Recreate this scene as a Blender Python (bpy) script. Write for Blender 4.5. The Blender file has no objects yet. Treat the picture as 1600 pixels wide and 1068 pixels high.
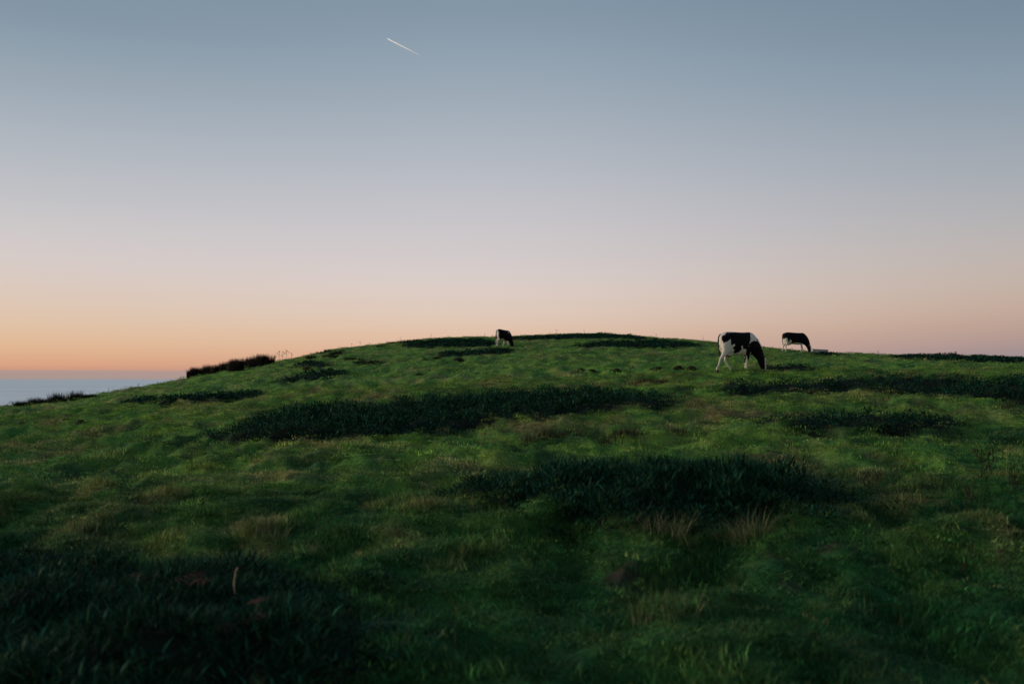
import bpy, math, random
import numpy as np
from mathutils import Vector, Matrix

random.seed(7)
rng = np.random.default_rng(7)
scene = bpy.context.scene
R = math.radians

# ------------------------------------------------------------------ camera
W, H = 1600.0, 1068.0
F = 1556.0            # focal length in photograph pixels (35 mm lens)
YH = 592.0            # sea horizon row
EYE = 61.5            # eye height above the sea (the headland is 60 m high)
cam_d = bpy.data.cameras.new("camera")
cam_d.sensor_width = 36.0
cam_d.lens = 35.0
cam_d.clip_start = 0.1
cam_d.clip_end = 400000.0
cam_d.dof.use_dof = True
cam_d.dof.focus_distance = 36.0
cam_d.dof.aperture_fstop = 1.9
cam = bpy.data.objects.new("camera", cam_d)
scene.collection.objects.link(cam)
cam.location = (0, 0, EYE)
cam.rotation_euler = (R(90) + math.atan((YH - H / 2) / F), 0, 0)
scene.camera = cam

# ------------------------------------------------------------------ colour management
scene.view_settings.view_transform = 'Standard'
scene.view_settings.look = 'None'
scene.view_settings.gamma = 1.0
scene.view_settings.exposure = 0.0
scene.view_settings.use_curve_mapping = False

# ------------------------------------------------------------------ sky
SUN_AZ = -84.0        # degrees from the view direction, to the left; the sun has just set there
world = bpy.data.worlds.new("World")
scene.world = world
world.use_nodes = True
nt = world.node_tree
nt.nodes.clear()
def N(tree, typ, **kw):
    n = tree.nodes.new(typ)
    for k, v in kw.items():
        setattr(n, k, v)
    return n
def lin(c):
    c = c / 255.0
    return c / 12.92 if c <= 0.04045 else ((c + 0.055) / 1.055) ** 2.4
def L3(r, g, b, k=1.0):
    return (lin(r) * k, lin(g) * k, lin(b) * k, 1.0)
def math_node(tree, op, a=None, b=None, c=None, clamp=False):
    n = N(tree, 'ShaderNodeMath', operation=op, use_clamp=clamp)
    for i, v in enumerate((a, b, c)):
        if v is None:
            continue
        if isinstance(v, (int, float)):
            n.inputs[i].default_value = v
        else:
            tree.links.new(v, n.inputs[i])
    return n.outputs[0]
tc = N(nt, 'ShaderNodeTexCoord')
nrm = N(nt, 'ShaderNodeVectorMath', operation='NORMALIZE')
nt.links.new(tc.outputs['Generated'], nrm.inputs[0])
sep = N(nt, 'ShaderNodeSeparateXYZ')
nt.links.new(nrm.outputs[0], sep.inputs[0])
el = math_node(nt, 'MULTIPLY', math_node(nt, 'ARCSINE', sep.outputs[2]), 180 / math.pi)
fac = math_node(nt, 'POWER', math_node(nt, 'DIVIDE', el, 90.0, clamp=True), 0.5)
# azimuth: cosine of the angle to the set sun
hx, hy = math.sin(R(SUN_AZ)), math.cos(R(SUN_AZ))
hl = math_node(nt, 'SQRT', math_node(nt, 'ADD', math_node(nt, 'MULTIPLY', sep.outputs[0], sep.outputs[0]),
               math_node(nt, 'ADD', math_node(nt, 'MULTIPLY', sep.outputs[1], sep.outputs[1]), 1e-5)))
dot = math_node(nt, 'DIVIDE', math_node(nt, 'ADD', math_node(nt, 'MULTIPLY', sep.outputs[0], hx),
                math_node(nt, 'MULTIPLY', sep.outputs[1], hy)), hl)
def az_range(a0, a1):
    m_ = N(nt, 'ShaderNodeMapRange', interpolation_type='SMOOTHSTEP', clamp=True)
    nt.links.new(dot, m_.inputs[0])
    m_.inputs[1].default_value = math.cos(R(a0 - SUN_AZ))
    m_.inputs[2].default_value = math.cos(R(a1 - SUN_AZ))
    return m_.outputs[0]
def ramp(stops):
    r = N(nt, 'ShaderNodeValToRGB')
    cr = r.color_ramp
    cr.interpolation = 'B_SPLINE'
    while len(cr.elements) > 1:
        cr.elements.remove(cr.elements[-1])
    for i, (e, c) in enumerate(stops):
        p = math.sqrt(max(e, 0) / 90.0)
        if i == 0:
            cr.elements[0].position = p
            cr.elements[0].color = L3(*c)
        else:
            x = cr.elements.new(p)
            x.color = L3(*c)
    nt.links.new(fac, r.inputs[0])
    return r.outputs[0]
KN = 0.94   # the share of the sky colour that is not the Nishita sky below
TOP = [(30, (104, 128, 147)), (50, (98, 122, 144)), (90, (90, 114, 138))]
left_sky = ramp([(0, (166, 151, 149)), (0.43, (168, 150, 147)), (0.50, (204, 154, 134)), (0.75, (215, 160, 131)), (1.7, (221, 182, 150)), (3.0, (217, 191, 171)),
                 (4.7, (213, 195, 189)), (6.3, (209, 199, 201)), (7.9, (200, 195, 200)), (9.5, (190, 190, 197)), (12.7, (168, 176, 188)), (15.8, (145, 160, 174)), (18.6, (124, 144, 162))] + TOP)
mid_sky = ramp([(0, (176, 156, 152)), (0.43, (178, 156, 150)), (0.50, (205, 160, 142)), (1.2, (218, 172, 150)), (2.6, (224, 193, 172)), (3.4, (224, 200, 186)), (5.2, (219, 205, 202)), (7.0, (211, 202, 206)),
                (10.6, (192, 192, 201)), (14.1, (169, 178, 190)), (17.5, (149, 164, 179)), (20.5, (132, 151, 169))] + TOP)
right_sky = ramp([(0, (140, 136, 149)), (1.2, (144, 138, 148)), (1.7, (156, 140, 147)), (3.0, (184, 156, 146)), (4.7, (190, 172, 164)), (7.0, (181, 175, 176)),
                  (9.5, (165, 169, 178)), (12.7, (146, 158, 172)), (15.8, (126, 145, 163)), (18.6, (111, 133, 153)), (30, (94, 118, 138)), (50, (92, 116, 138)), (90, (90, 114, 138))])
def mix_sky(f, a_, b_):
    m_ = N(nt, 'ShaderNodeMix', data_type='RGBA')
    nt.links.new(f, m_.inputs[0]); nt.links.new(a_, m_.inputs[6]); nt.links.new(b_, m_.inputs[7])
    return m_.outputs[2]
sky_col = mix_sky(az_range(36, -6), right_sky, mix_sky(az_range(6, -32), mid_sky, left_sky))
bg = N(nt, 'ShaderNodeBackground')
nt.links.new(sky_col, bg.inputs[0])
bg.inputs[1].default_value = KN
sky = N(nt, 'ShaderNodeTexSky', sky_type='NISHITA')
sky.sun_disc = False
sky.sun_elevation = R(1.0)
sky.sun_rotation = R(SUN_AZ)
bg2 = N(nt, 'ShaderNodeBackground')
nt.links.new(sky.outputs[0], bg2.inputs[0])
bg2.inputs[1].default_value = 0.05
add = N(nt, 'ShaderNodeAddShader')
nt.links.new(bg.outputs[0], add.inputs[0])
nt.links.new(bg2.outputs[0], add.inputs[1])
wo = N(nt, 'ShaderNodeOutputWorld')
nt.links.new(add.outputs[0], wo.inputs[0])

# ------------------------------------------------------------------ the last glow of the set sun
sun_d = bpy.data.lights.new("sun", 'SUN')
sun_d.energy = 2.0
sun_d.angle = R(14)
sun_d.color = (1.0, 0.84, 0.68)
sun = bpy.data.objects.new("sun", sun_d)
scene.collection.objects.link(sun)
sd = Vector((math.sin(R(SUN_AZ)) * math.cos(R(11)), math.cos(R(SUN_AZ)) * math.cos(R(11)), math.sin(R(11))))
sun.rotation_euler = sd.to_track_quat('Z', 'Y').to_euler()

# ------------------------------------------------------------------ helpers
C = scene.collection
def tag(o, label=None, cat=None, group=None, kind=None):
    if label: o['label'] = label
    if cat: o['category'] = cat
    if group: o['group'] = group
    if kind: o['kind'] = kind
    return o
def link(o, parent=None):
    C.objects.link(o)
    if parent is not None:
        o.parent = parent
    return o
def mesh_np(name, V, Fc, mat=None, smooth=False, attrs=None):
    """V (n,3); Fc: (m,k) int array, or list of such arrays with different k"""
    me = bpy.data.meshes.new(name)
    if not isinstance(Fc, (list, tuple)):
        Fc = [Fc]
    Fc = [np.asarray(f, dtype=np.int32) for f in Fc if len(f)]
    loops = np.concatenate([f.ravel() for f in Fc]) if Fc else np.zeros(0, np.int32)
    counts = np.concatenate([np.full(len(f), f.shape[1], np.int32) for f in Fc]) if Fc else np.zeros(0, np.int32)
    starts = np.concatenate([[0], np.cumsum(counts)[:-1]]).astype(np.int32) if Fc else counts
    me.vertices.add(len(V))
    me.vertices.foreach_set('co', np.asarray(V, dtype=np.float32).ravel())
    if len(loops):
        me.loops.add(len(loops))
        me.loops.foreach_set('vertex_index', loops)
        me.polygons.add(len(counts))
        me.polygons.foreach_set('loop_start', starts)
        me.polygons.foreach_set('loop_total', counts)
        me.polygons.foreach_set('use_smooth', np.full(len(counts), smooth, dtype=bool))
    for k, v in (attrs or {}).items():
        v = np.asarray(v, dtype=np.float32)
        a = me.attributes.new(k, 'FLOAT' if v.ndim == 1 else 'FLOAT_VECTOR', 'POINT')
        a.data.foreach_set('value' if v.ndim == 1 else 'vector', v.ravel())
    me.update(calc_edges=True)
    if mat: me.materials.append(mat)
    return me
def obj_np(name, V, Fc, mat=None, parent=None, smooth=False, attrs=None):
    return link(bpy.data.objects.new(name, mesh_np(name, V, Fc, mat, smooth, attrs)), parent)
def empty(name, loc, rz=0.0):
    o = bpy.data.objects.new(name, None)
    o.empty_display_size = 0.2
    C.objects.link(o)
    o.location = loc
    o.rotation_euler = (0, 0, rz)
    return o

# gradient noise
def _hash(ix, iy, seed):
    h = (ix.astype(np.int64) * 374761393 + iy.astype(np.int64) * 668265263 + seed * 974634777) & 0xFFFFFFFF
    h = ((h ^ (h >> 13)) * 1274126177) & 0xFFFFFFFF
    return ((h ^ (h >> 16)) & 0xFFFF) / 65535.0 * 2 * math.pi
def perlin(x, y, seed=0):
    x = np.asarray(x, float); y = np.asarray(y, float)
    ix, iy = np.floor(x), np.floor(y)
    fx, fy = x - ix, y - iy
    u = fx * fx * fx * (fx * (fx * 6 - 15) + 10)
    v = fy * fy * fy * (fy * (fy * 6 - 15) + 10)
    def g(dx, dy):
        a = _hash(ix + dx, iy + dy, seed)
        return np.cos(a) * (fx - dx) + np.sin(a) * (fy - dy)
    return ((g(0, 0) * (1 - u) + g(1, 0) * u) * (1 - v) + (g(0, 1) * (1 - u) + g(1, 1) * u) * v) * 1.5
def fbm(x, y, seed=0, octs=3):
    s, a = 0.0, 1.0
    for o in range(octs):
        s = s + a * perlin(x * 2 ** o, y * 2 ** o, seed + o * 17)
        a *= 0.5
    return s
def sstep(a, b, x):
    t = np.clip((x - a) / (b - a), 0, 1)
    return t * t * (3 - 2 * t)
def pchip(xk, yk, x):
    xk = np.asarray(xk, float); yk = np.asarray(yk, float)
    h = np.diff(xk); d = np.diff(yk) / h
    m = np.zeros(len(xk))
    for i in range(1, len(xk) - 1):
        if d[i - 1] * d[i] > 0:
            w1, w2 = 2 * h[i] + h[i - 1], h[i] + 2 * h[i - 1]
            m[i] = (w1 + w2) / (w1 / d[i - 1] + w2 / d[i])
    m[0], m[-1] = d[0], d[-1]
    x = np.clip(x, xk[0], xk[-1])
    i = np.clip(np.searchsorted(xk, x) - 1, 0, len(h) - 1)
    t = (x - xk[i]) / h[i]
    return ((2 * t**3 - 3 * t**2 + 1) * yk[i] + (t**3 - 2 * t**2 + t) * h[i] * m[i]
            + (-2 * t**3 + 3 * t**2) * yk[i + 1] + (t**3 - t**2) * h[i] * m[i + 1])

# ------------------------------------------------------------------ the lie of the land
# elevation profiles: for directions u (photo columns) the row at which ground at depth Y is seen
KU = [-400, 0, 300, 600, 930, 1150, 1250, 1600, 2000]
KROWS = {3.5: [1281] * 9, 5: [1074] * 9,
         8: [905, 900, 893, 886, 884, 880, 878, 870, 865],
         12: [812, 800, 790, 782, 778, 775, 773, 765, 760],
         18: [752, 735, 715, 704, 700, 692, 690, 685, 680],
         25: [715, 692, 665, 648, 640, 628, 626, 622, 620],
         35: [688, 657, 625, 604, 592, 581, 579, 580, 585]}
CREST_U = [-400, 0, 300, 600, 780, 930, 1120, 1250, 1400, 1600, 2000]
CREST_D = [45, 48, 62, 90, 100, 105, 90, 72, 66, 62, 60]
SIL_U = [-400, -100, 0, 40, 130, 200, 300, 345, 412, 420, 460, 500, 520, 560, 620, 660, 700, 770, 830, 900, 940, 1000, 1040, 1080, 1120, 1200, 1240,
         1290, 1350, 1400, 1450, 1500, 1560, 1600, 1700, 2000]
SIL_Y = [690, 652, 636, 631, 620, 608, 590, 581, 568, 566, 559, 551, 546, 541, 535, 530, 527, 526, 524, 521.5, 521.5, 525, 528.5, 531, 534.5, 543, 547,
         551, 553, 555, 555, 556, 558, 559, 562, 572]
UG = np.linspace(-400, 2000, 481)
LYG = np.linspace(math.log(2.5), math.log(900), 700)
YG = np.exp(LYG)
TAB = np.zeros((len(UG), len(YG)))
_kr = {k: pchip(KU, v, UG) for k, v in KROWS.items()}
_cd = pchip(CREST_U, CREST_D, UG)
_sy = pchip(SIL_U, SIL_Y, UG)
for i, u in enumerate(UG):
    ks = sorted(_kr)
    xs = [math.log(2.5)] + [math.log(k) for k in ks]
    vs = [-1.56 * F / 2.5] + [YH - _kr[k][i] for k in ks]
    D = _cd[i]; vc = YH - _sy[i]
    if vc - vs[-1] < 3: vs[-1] = vc - 8
    for mul, v in ((1, vc), (1.35, vc - 10), (2.1, vc - 75)):
        xs.append(math.log(D * mul)); vs.append(v)
    xs.append(math.log(D * 3.6)); vs.append(-75 * F / (D * 3.6))
    xs.append(math.log(905)); vs.append(-75 * F / 905)
    TAB[i] = pchip(xs, vs, LYG)
def base_height(X, Y):
    r = np.hypot(X, Y)
    az = np.clip(np.arctan2(X, Y), -R(37), R(37))
    d = r * np.cos(az)
    u = W / 2 + F * np.tan(az)
    fu = np.clip((u - UG[0]) / (UG[1] - UG[0]), 0, len(UG) - 1.001)
    fy = np.clip((np.log(np.maximum(d, 2.5)) - LYG[0]) / (LYG[1] - LYG[0]), 0, len(LYG) - 1.001)
    iu, iy = fu.astype(int), fy.astype(int)
    a, b = fu - iu, fy - iy
    v = (TAB[iu, iy] * (1 - a) + TAB[iu + 1, iy] * a) * (1 - b) + (TAB[iu, iy + 1] * (1 - a) + TAB[iu + 1, iy + 1] * a) * b
    dd = np.maximum(d, 2.5)
    z = v / F * dd - 0.07 * sstep(25, 70, d)
    return np.where(d < 2.5, -1.56, np.maximum(z, -75)) + EYE
def crest_depth(X, Y):
    az = np.clip(np.arctan2(X, Y), -R(37), R(37))
    return np.interp(W / 2 + F * np.tan(az), CREST_U, CREST_D)
def ground_at(u, y):
    """ground point (X, Y) seen at photo column u, row y (first hit of the smooth land)"""
    row = TAB[int(np.clip(round((u - UG[0]) / (UG[1] - UG[0])), 0, len(UG) - 1))]
    D = np.interp(u, CREST_U, CREST_D)
    n = np.searchsorted(YG, D)
    v = YH - y
    Yd = float(np.interp(v, np.maximum.accumulate(row[:n]), YG[:n]))
    return ((u - W / 2) / F * Yd, Yd)

# low leafy beds: footprints given as outlines on the hill
BEDS = [
 # name, outline (u,y), height, density, label
 ("A", [(322, 690), (380, 668), (480, 650), (600, 640), (700, 630), (800, 622), (900, 618), (1000, 620), (1058, 632), (1050, 643), (960, 650), (860, 657), (770, 663), (700, 676), (600, 688), (500, 694), (420, 693)], .30, 24,
  "long dark leafy bed across the middle of the hill below the lone centre cow", 0.10),
 ("B", [(722, 788), (775, 764), (850, 746), (960, 740), (1080, 740), (1200, 748), (1285, 763), (1345, 790), (1300, 818), (1220, 830), (1140, 836), (1060, 846), (980, 846), (900, 830), (820, 812)], .34, 80,
  "dark leafy bed with pale grass tufts along its front edge", 0.15),
 ("C", [(1125, 612), (1200, 605), (1300, 600), (1420, 598), (1520, 600), (1680, 604), (1680, 630), (1520, 628), (1420, 624), (1350, 616), (1230, 618), (1160, 622)], .25, 16,
  "wide dark leafy bed right of and below the big cow, running out of the frame", 0.04),
 ("D", [(1185, 672), (1250, 658), (1340, 654), (1430, 656), (1505, 662), (1490, 672), (1400, 680), (1280, 682)], .24, 22,
  "short dark leafy bed at right between the wide bed and the pale grass strip", 0.08),
 ("E", [(188, 634), (250, 624), (330, 617), (402, 613), (404, 619), (330, 630), (240, 636)], .22, 14,
  "narrow dark leafy bed on the left slope below the brown rushes", 0.03),
 ("F", [(438, 594), (480, 588), (535, 584), (530, 590), (480, 596), (445, 597)], .26, 12,
  "small dark leafy bed just above the left end of the long bed", 0.08),
 ("G", [(458, 571), (485, 567), (515, 567), (512, 571), (480, 574)], .24, 10,
  "small dark leafy bed near the left skyline past the dead thistles", 0.08),
 ("H", [(628, 539), (670, 534), (720, 532), (768, 533), (768, 540), (700, 542), (650, 543)], .24, 9,
  "dark leafy bed on the hilltop behind and left of the lone centre cow", 0.10),
 ("I", [(676, 552), (720, 549), (765, 547), (802, 546), (804, 549), (760, 552), (710, 555)], .24, 9,
  "thin dark leafy bed at the feet of the lone centre cow", 0.08),
 ("J", [(898, 540), (950, 536), (1020, 534.5), (1090, 537.5), (1085, 541), (1010, 543), (930, 543)], .24, 9,
  "dark leafy bed on the hilltop between the lone centre cow and the big cow", 0.10),
 ("K", [(790, 528.5), (850, 526), (910, 524), (960, 524), (1010, 528), (1000, 529.5), (920, 528), (850, 530), (800, 531)], .26, 7,
  "dark leafy fringe along the very top of the hill", 0.05),
 ("L", [(1395, 557.5), (1450, 557), (1510, 558), (1560, 560), (1620, 561.5), (1700, 565), (1690, 569), (1600, 567), (1500, 563), (1420, 561)], .19, 14,
  "dark leafy fringe on the skyline at the right edge", 0.0),
 ("M", [(-160, 850), (40, 850), (140, 864), (220, 885), (320, 895), (420, 905), (520, 925), (590, 955), (620, 1010), (620, 1110), (400, 1160), (-220, 1160)], .26, 150,
  "dark leafy bed filling the near left corner with rusty dead fronds in it", 0.06),
 ("N", [(1190, 577.5), (1230, 576), (1275, 577.5), (1270, 579.5), (1220, 580.5), (1194, 580)], .16, 10,
  "thin dark leafy strip beside the grazing head of the big cow", 0.03),
 ("O", [(1268, 551.5), (1290, 552.3), (1310, 553.3), (1308, 555.5), (1285, 555), (1268, 554)], .17, 14,
  "tiny dark leafy bed in front of the pale trough", 0.0),
 ("P", [(180, 776), (205, 768), (232, 774), (228, 784), (200, 788)], .20, 40,
  "small lone dark plant low on the left slope", 0.02),
]
def smooth_poly(P, n=6):
    P = np.array(P, float); out = []
    for i in range(len(P)):
        p0, p1, p2, p3 = P[i - 1], P[i], P[(i + 1) % len(P)], P[(i + 2) % len(P)]
        for k in range(n):
            t = k / n
            out.append(0.5 * ((2 * p1) + (-p0 + p2) * t + (2 * p0 - 5 * p1 + 4 * p2 - p3) * t * t + (-p0 + 3 * p1 - 3 * p2 + p3) * t**3))
    return np.array(out)
def in_poly(P, X, Y):
    c = np.zeros(np.shape(X), bool)
    n = len(P)
    for i in range(n):
        x1, y1 = P[i]; x2, y2 = P[(i + 1) % n]
        if y1 == y2: continue
        c ^= ((y1 > Y) != (y2 > Y)) & (X < (x2 - x1) * (Y - y1) / (y2 - y1) + x1)
    return c
def dist_poly(P, X, Y):
    d = np.full(np.shape(X), 1e9)
    for i in range(len(P)):
        a = P[i]; b = P[(i + 1) % len(P)]
        ab = b - a; L = (ab ** 2).sum() + 1e-9
        t = np.clip(((X - a[0]) * ab[0] + (Y - a[1]) * ab[1]) / L, 0, 1)
        d = np.minimum(d, np.hypot(X - a[0] - t * ab[0], Y - a[1] - t * ab[1]))
    return d
BEDP = []
for b in BEDS:
    P = np.array([ground_at(u, y) for u, y in b[1]])
    BEDP.append(smooth_poly(P, 3))
def bed_sd(k, X, Y):
    """signed distance into bed k, metres (positive inside), with a ragged outline"""
    P = BEDP[k]
    X = np.asarray(X, float); Y = np.asarray(Y, float)
    out = np.full(X.shape, -9.0)
    m = (X > P[:, 0].min() - 2) & (X < P[:, 0].max() + 2) & (Y > P[:, 1].min() - 2) & (Y < P[:, 1].max() + 2)
    if m.any():
        x, y = X[m], Y[m]
        d = dist_poly(P, x, y)
        d = np.where(in_poly(P, x, y), d, -d)
        out[m] = d + (0.34 * fbm(x * 0.9, y * 0.6, 90 + k, 4) + 0.16 * fbm(x * 3.1, y * 2.4, 190 + k, 2)) * min(1, (P[:, 1].max() - P[:, 1].min()) / 1.6)
    return out
# earthy mounds and tufts: (u, y, ru, ry in photo px)
def blob(X, Y, items):
    az = np.arctan2(X, Y)
    d = np.maximum(Y, 0.5)
    u = W / 2 + F * X / d
    zb = base_height(X, Y) - EYE
    y = YH - F * zb / d
    s = np.zeros(np.shape(X))
    for (bu, by, ru, ry, a) in items:
        q = ((u - bu) / ru) ** 2 + ((y - by) / ry) ** 2
        s = np.maximum(s, a * np.exp(-q * 0.9) * (Y > 1))
    return s
STRAW = [(400, 835, 55, 22, .9), (440, 815, 40, 10, .6), (850, 676, 70, 8, .9), (960, 674, 60, 8, .7), (450, 745, 150, 7, .7), (330, 752, 100, 6, .6),
         (750, 732, 90, 9, .8), (640, 742, 60, 7, .5), (1100, 672, 60, 10, .7), (1015, 598, 40, 4, .9), (1230, 722, 60, 7, .9), (1430, 748, 150, 5, .5),
         (200, 712, 60, 8, .5), (1120, 640, 70, 10, .6), (1150, 603, 60, 5, .7), (1060, 812, 40, 14, .5), (1165, 815, 50, 12, .5), (1330, 625, 100, 6, .5),
         (600, 700, 60, 6, .5), (520, 710, 50, 8, .6), (1000, 950, 34, 16, .4), (1570, 890, 60, 30, .45), (870, 790, 60, 6, .3), (640, 860, 60, 12, .4),
         (820, 600, 90, 5, .4), (560, 612, 60, 6, .4), (350, 640, 60, 8, .4), (1560, 650, 60, 8, .5), (1490, 640, 50, 6, .4), (690, 800, 90, 7, .35)]
SOIL = [(1310, 868, 60, 10, 1), (1200, 872, 40, 8, .8), (960, 893, 55, 11, 1), (1250, 905, 60, 8, .8), (760, 1042, 70, 12, 1), (1130, 1052, 50, 12, .9),
        (820, 915, 40, 9, .5), (1360, 565, 30, 2, .7), (1450, 564, 40, 2.5, .7), (700, 905, 35, 8, .6), (780, 905, 40, 6, .6), (1180, 880, 20, 14, .6), (640, 965, 50, 8, .4)]
def fields(X, Y):
    dry = 0.75 * sstep(0.02, 0.55, 0.6 * fbm(X * 0.35, Y * 0.2, 31, 3) + 0.55 * fbm(X * 1.5, Y * 1.1, 33, 3)) + blob(X, Y, STRAW)
    dry = np.clip(dry * 1.1 * (0.75 + 0.6 * fbm(X * 2.1, Y * 1.1, 5, 2)), 0, 1)
    soil = blob(X, Y, SOIL)
    soil = sstep(0.34, 0.85, soil + 0.35 * fbm(X * 2.6, Y * 1.6, 41, 3) * (soil > 0.05))
    # foreground shade put into the grass colour: darker close by, lighter up the hill
    shade_tint = 1 - sstep(4.5, 22, Y + 3.0 * fbm(X * 0.25, Y * 0.2, 51, 2) - 0.10 * np.abs(X - 1) * (X > 0) * 4 - np.abs(X) * 0.06)
    shade_tint = np.clip(shade_tint + 0.30 * sstep(0.0, 0.7, fbm(X * 0.22, Y * 0.11, 61, 3)), 0, 1)
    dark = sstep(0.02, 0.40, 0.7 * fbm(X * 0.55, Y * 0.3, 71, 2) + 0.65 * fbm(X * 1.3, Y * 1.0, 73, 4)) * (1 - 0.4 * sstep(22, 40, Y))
    # darker green patches on the left slope and the right flank below the beds
    dark_patch = blob(X, Y, [(60, 715, 240, 42, .75), (1560, 800, 230, 150, .6), (1500, 700, 260, 40, .5), (150, 800, 260, 30, .35), (1250, 1000, 420, 120, .5)])
    shade_tint = np.clip(np.maximum(shade_tint, dark_patch * (0.8 + 0.5 * fbm(X * .7, Y * .5, 63, 2))), 0, 1)
    dry = dry * (1 - 0.6 * (1 - sstep(5.5, 9.5, Y)))
    return dry, soil, shade_tint, dark
def relief(X, Y):
    d = np.hypot(X, Y)
    w = sstep(1.5, 5, d) * (1 - 0.0 * d)
    far = 1 / (1 + (d / 60) ** 2)
    t = 0.16 * fbm(X * 0.16, Y * 0.34, 3, 2)                       # cattle terraces along the slope
    b = np.abs(perlin(X * 0.95, Y * 0.62, 8)); b = 0.30 * (0.28 - b)   # hummocks with creases between
    s = 0.075 * fbm(X * 1.2, Y * 1.4, 12, 4) * 1.25 + 0.075 * (0.25 - np.abs(perlin(X * 2.6, Y * 2.2, 14)))
    return w * (t * (0.5 + 0.5 * far) + b * (0.25 + 0.75 * far) + s)
def height(X, Y):
    X = np.asarray(X, float); Y = np.asarray(Y, float)
    z = base_height(X, Y) + relief(X, Y)
    for k, b in enumerate(BEDS):
        sd_ = bed_sd(k, X, Y)
        z = z + b[5] * sstep(-0.5, 1.1, sd_)
    # straw humps and the hollow bank in front of the near bed
    z = z + 0.22 * blob(X, Y, [(400, 838, 34, 16, 1), (850, 680, 60, 7, .8), (960, 680, 50, 6, .7), (520, 712, 60, 6, .6), (1440, 800, 70, 14, .7)])
    return z
def H1(x, y):
    return float(height(np.array([x]), np.array([y]))[0])
_YS = np.exp(np.linspace(math.log(3.0), math.log(125), 900))
def ground_true(u, y):
    """where the ray through column u, row y first meets the real, lumpy ground"""
    D = float(np.interp(u, CREST_U, CREST_D))
    Ys = _YS[_YS < D * 1.15]
    X = (u - W / 2) / F * Ys
    v = F * (height(X, Ys) - EYE) / Ys
    hit = np.where(v >= YH - y)[0]
    k = int(hit[0]) if len(hit) else int(np.argmax(v))
    return float(X[k]), float(Ys[k])
def spot(u, y, dz=0.0):
    x, yy = ground_true(u, y)
    return Vector((x, yy, H1(x, yy) + dz))

# ------------------------------------------------------------------ materials
def new_mat(name):
    m = bpy.data.materials.new(name)
    m.use_nodes = True
    m.node_tree.nodes.clear()
    return m, m.node_tree
def plain(name, col, rough=0.85, var=0.25, scale=20.0, spec=0.3, bump=0.0, transl=0.0):
    m, t = new_mat(name)
    out = N(t, 'ShaderNodeOutputMaterial')
    p = N(t, 'ShaderNodeBsdfPrincipled')
    tcn = N(t, 'ShaderNodeTexCoord')
    no = N(t, 'ShaderNodeTexNoise'); no.inputs['Scale'].default_value = scale; no.inputs['Detail'].default_value = 4
    t.links.new(tcn.outputs['Object'], no.inputs['Vector'])
    r = N(t, 'ShaderNodeValToRGB')
    r.color_ramp.elements[0].position = .3; r.color_ramp.elements[1].position = .7
    r.color_ramp.elements[0].color = tuple(c * (1 - var) for c in col) + (1,)
    r.color_ramp.elements[1].color = tuple(min(1, c * (1 + var)) for c in col) + (1,)
    t.links.new(no.outputs[0], r.inputs[0])
    t.links.new(r.outputs[0], p.inputs['Base Color'])
    p.inputs['Roughness'].default_value = rough
    p.inputs['Specular IOR Level'].default_value = spec
    if bump:
        bn = N(t, 'ShaderNodeBump'); bn.inputs['Strength'].default_value = bump; bn.inputs['Distance'].default_value = 0.02
        t.links.new(no.outputs[0], bn.inputs['Height']); t.links.new(bn.outputs[0], p.inputs['Normal'])
    last = p.outputs[0]
    if transl:
        tr = N(t, 'ShaderNodeBsdfTranslucent'); t.links.new(r.outputs[0], tr.inputs[0])
        ms = N(t, 'ShaderNodeMixShader'); ms.inputs[0].default_value = transl
        t.links.new(last, ms.inputs[1]); t.links.new(tr.outputs[0], ms.inputs[2]); last = ms.outputs[0]
    t.links.new(last, out.inputs[0])
    return m
def mixc(t, a, b, f):
    n = N(t, 'ShaderNodeMix', data_type='RGBA')
    for s, v in ((0, f), (6, a), (7, b)):
        if isinstance(v, (tuple, float, int)):
            n.inputs[s].default_value = v
        else:
            t.links.new(v, n.inputs[s])
    return n.outputs[2]
GREEN  = (0.082, 0.235, 0.038, 1)
YELLOW = (0.240, 0.370, 0.050, 1)
SHADE_GREEN   = (0.010, 0.084, 0.024, 1)  # darkened green; on the near ground it stands for foreground shade
DARK   = (0.014, 0.060, 0.018, 1)
STRAWC = (0.330, 0.255, 0.105, 1)
LITTER = (0.012, 0.016, 0.010, 1)
SOILC  = (0.085, 0.055, 0.036, 1)
def sward_colour(t, atype):
    def A(n):
        a = N(t, 'ShaderNodeAttribute', attribute_type=atype, attribute_name=n); return a.outputs['Fac']
    geo = N(t, 'ShaderNodeNewGeometry')
    mp = N(t, 'ShaderNodeMapping'); mp.inputs['Scale'].default_value = (1.6, 1.1, 1.6)
    t.links.new(geo.outputs['Position'], mp.inputs[0])
    n1 = N(t, 'ShaderNodeTexNoise'); n1.inputs['Scale'].default_value = 0.9; n1.inputs['Detail'].default_value = 5; n1.inputs['Roughness'].default_value = .65
    t.links.new(mp.outputs[0], n1.inputs['Vector'])
    mrn = N(t, 'ShaderNodeMapRange'); mrn.inputs[1].default_value = .38; mrn.inputs[2].default_value = .66
    t.links.new(n1.outputs[0], mrn.inputs[0])
    c = mixc(t, GREEN, YELLOW, mrn.outputs[0])
    c = mixc(t, c, DARK, math_node(t, 'MULTIPLY', A('dark'), 0.85))
    c = mixc(t, c, STRAWC, math_node(t, 'MULTIPLY', A('dry'), 0.82))
    shade_tint = mixc(t, c, SHADE_GREEN, math_node(t, 'MULTIPLY', math_node(t, 'MULTIPLY', A('shade_tint'), 0.88), math_node(t, 'MULTIPLY_ADD', A('dry'), -0.65, 1.0)))
    return shade_tint, A, n1.outputs[0]
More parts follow.
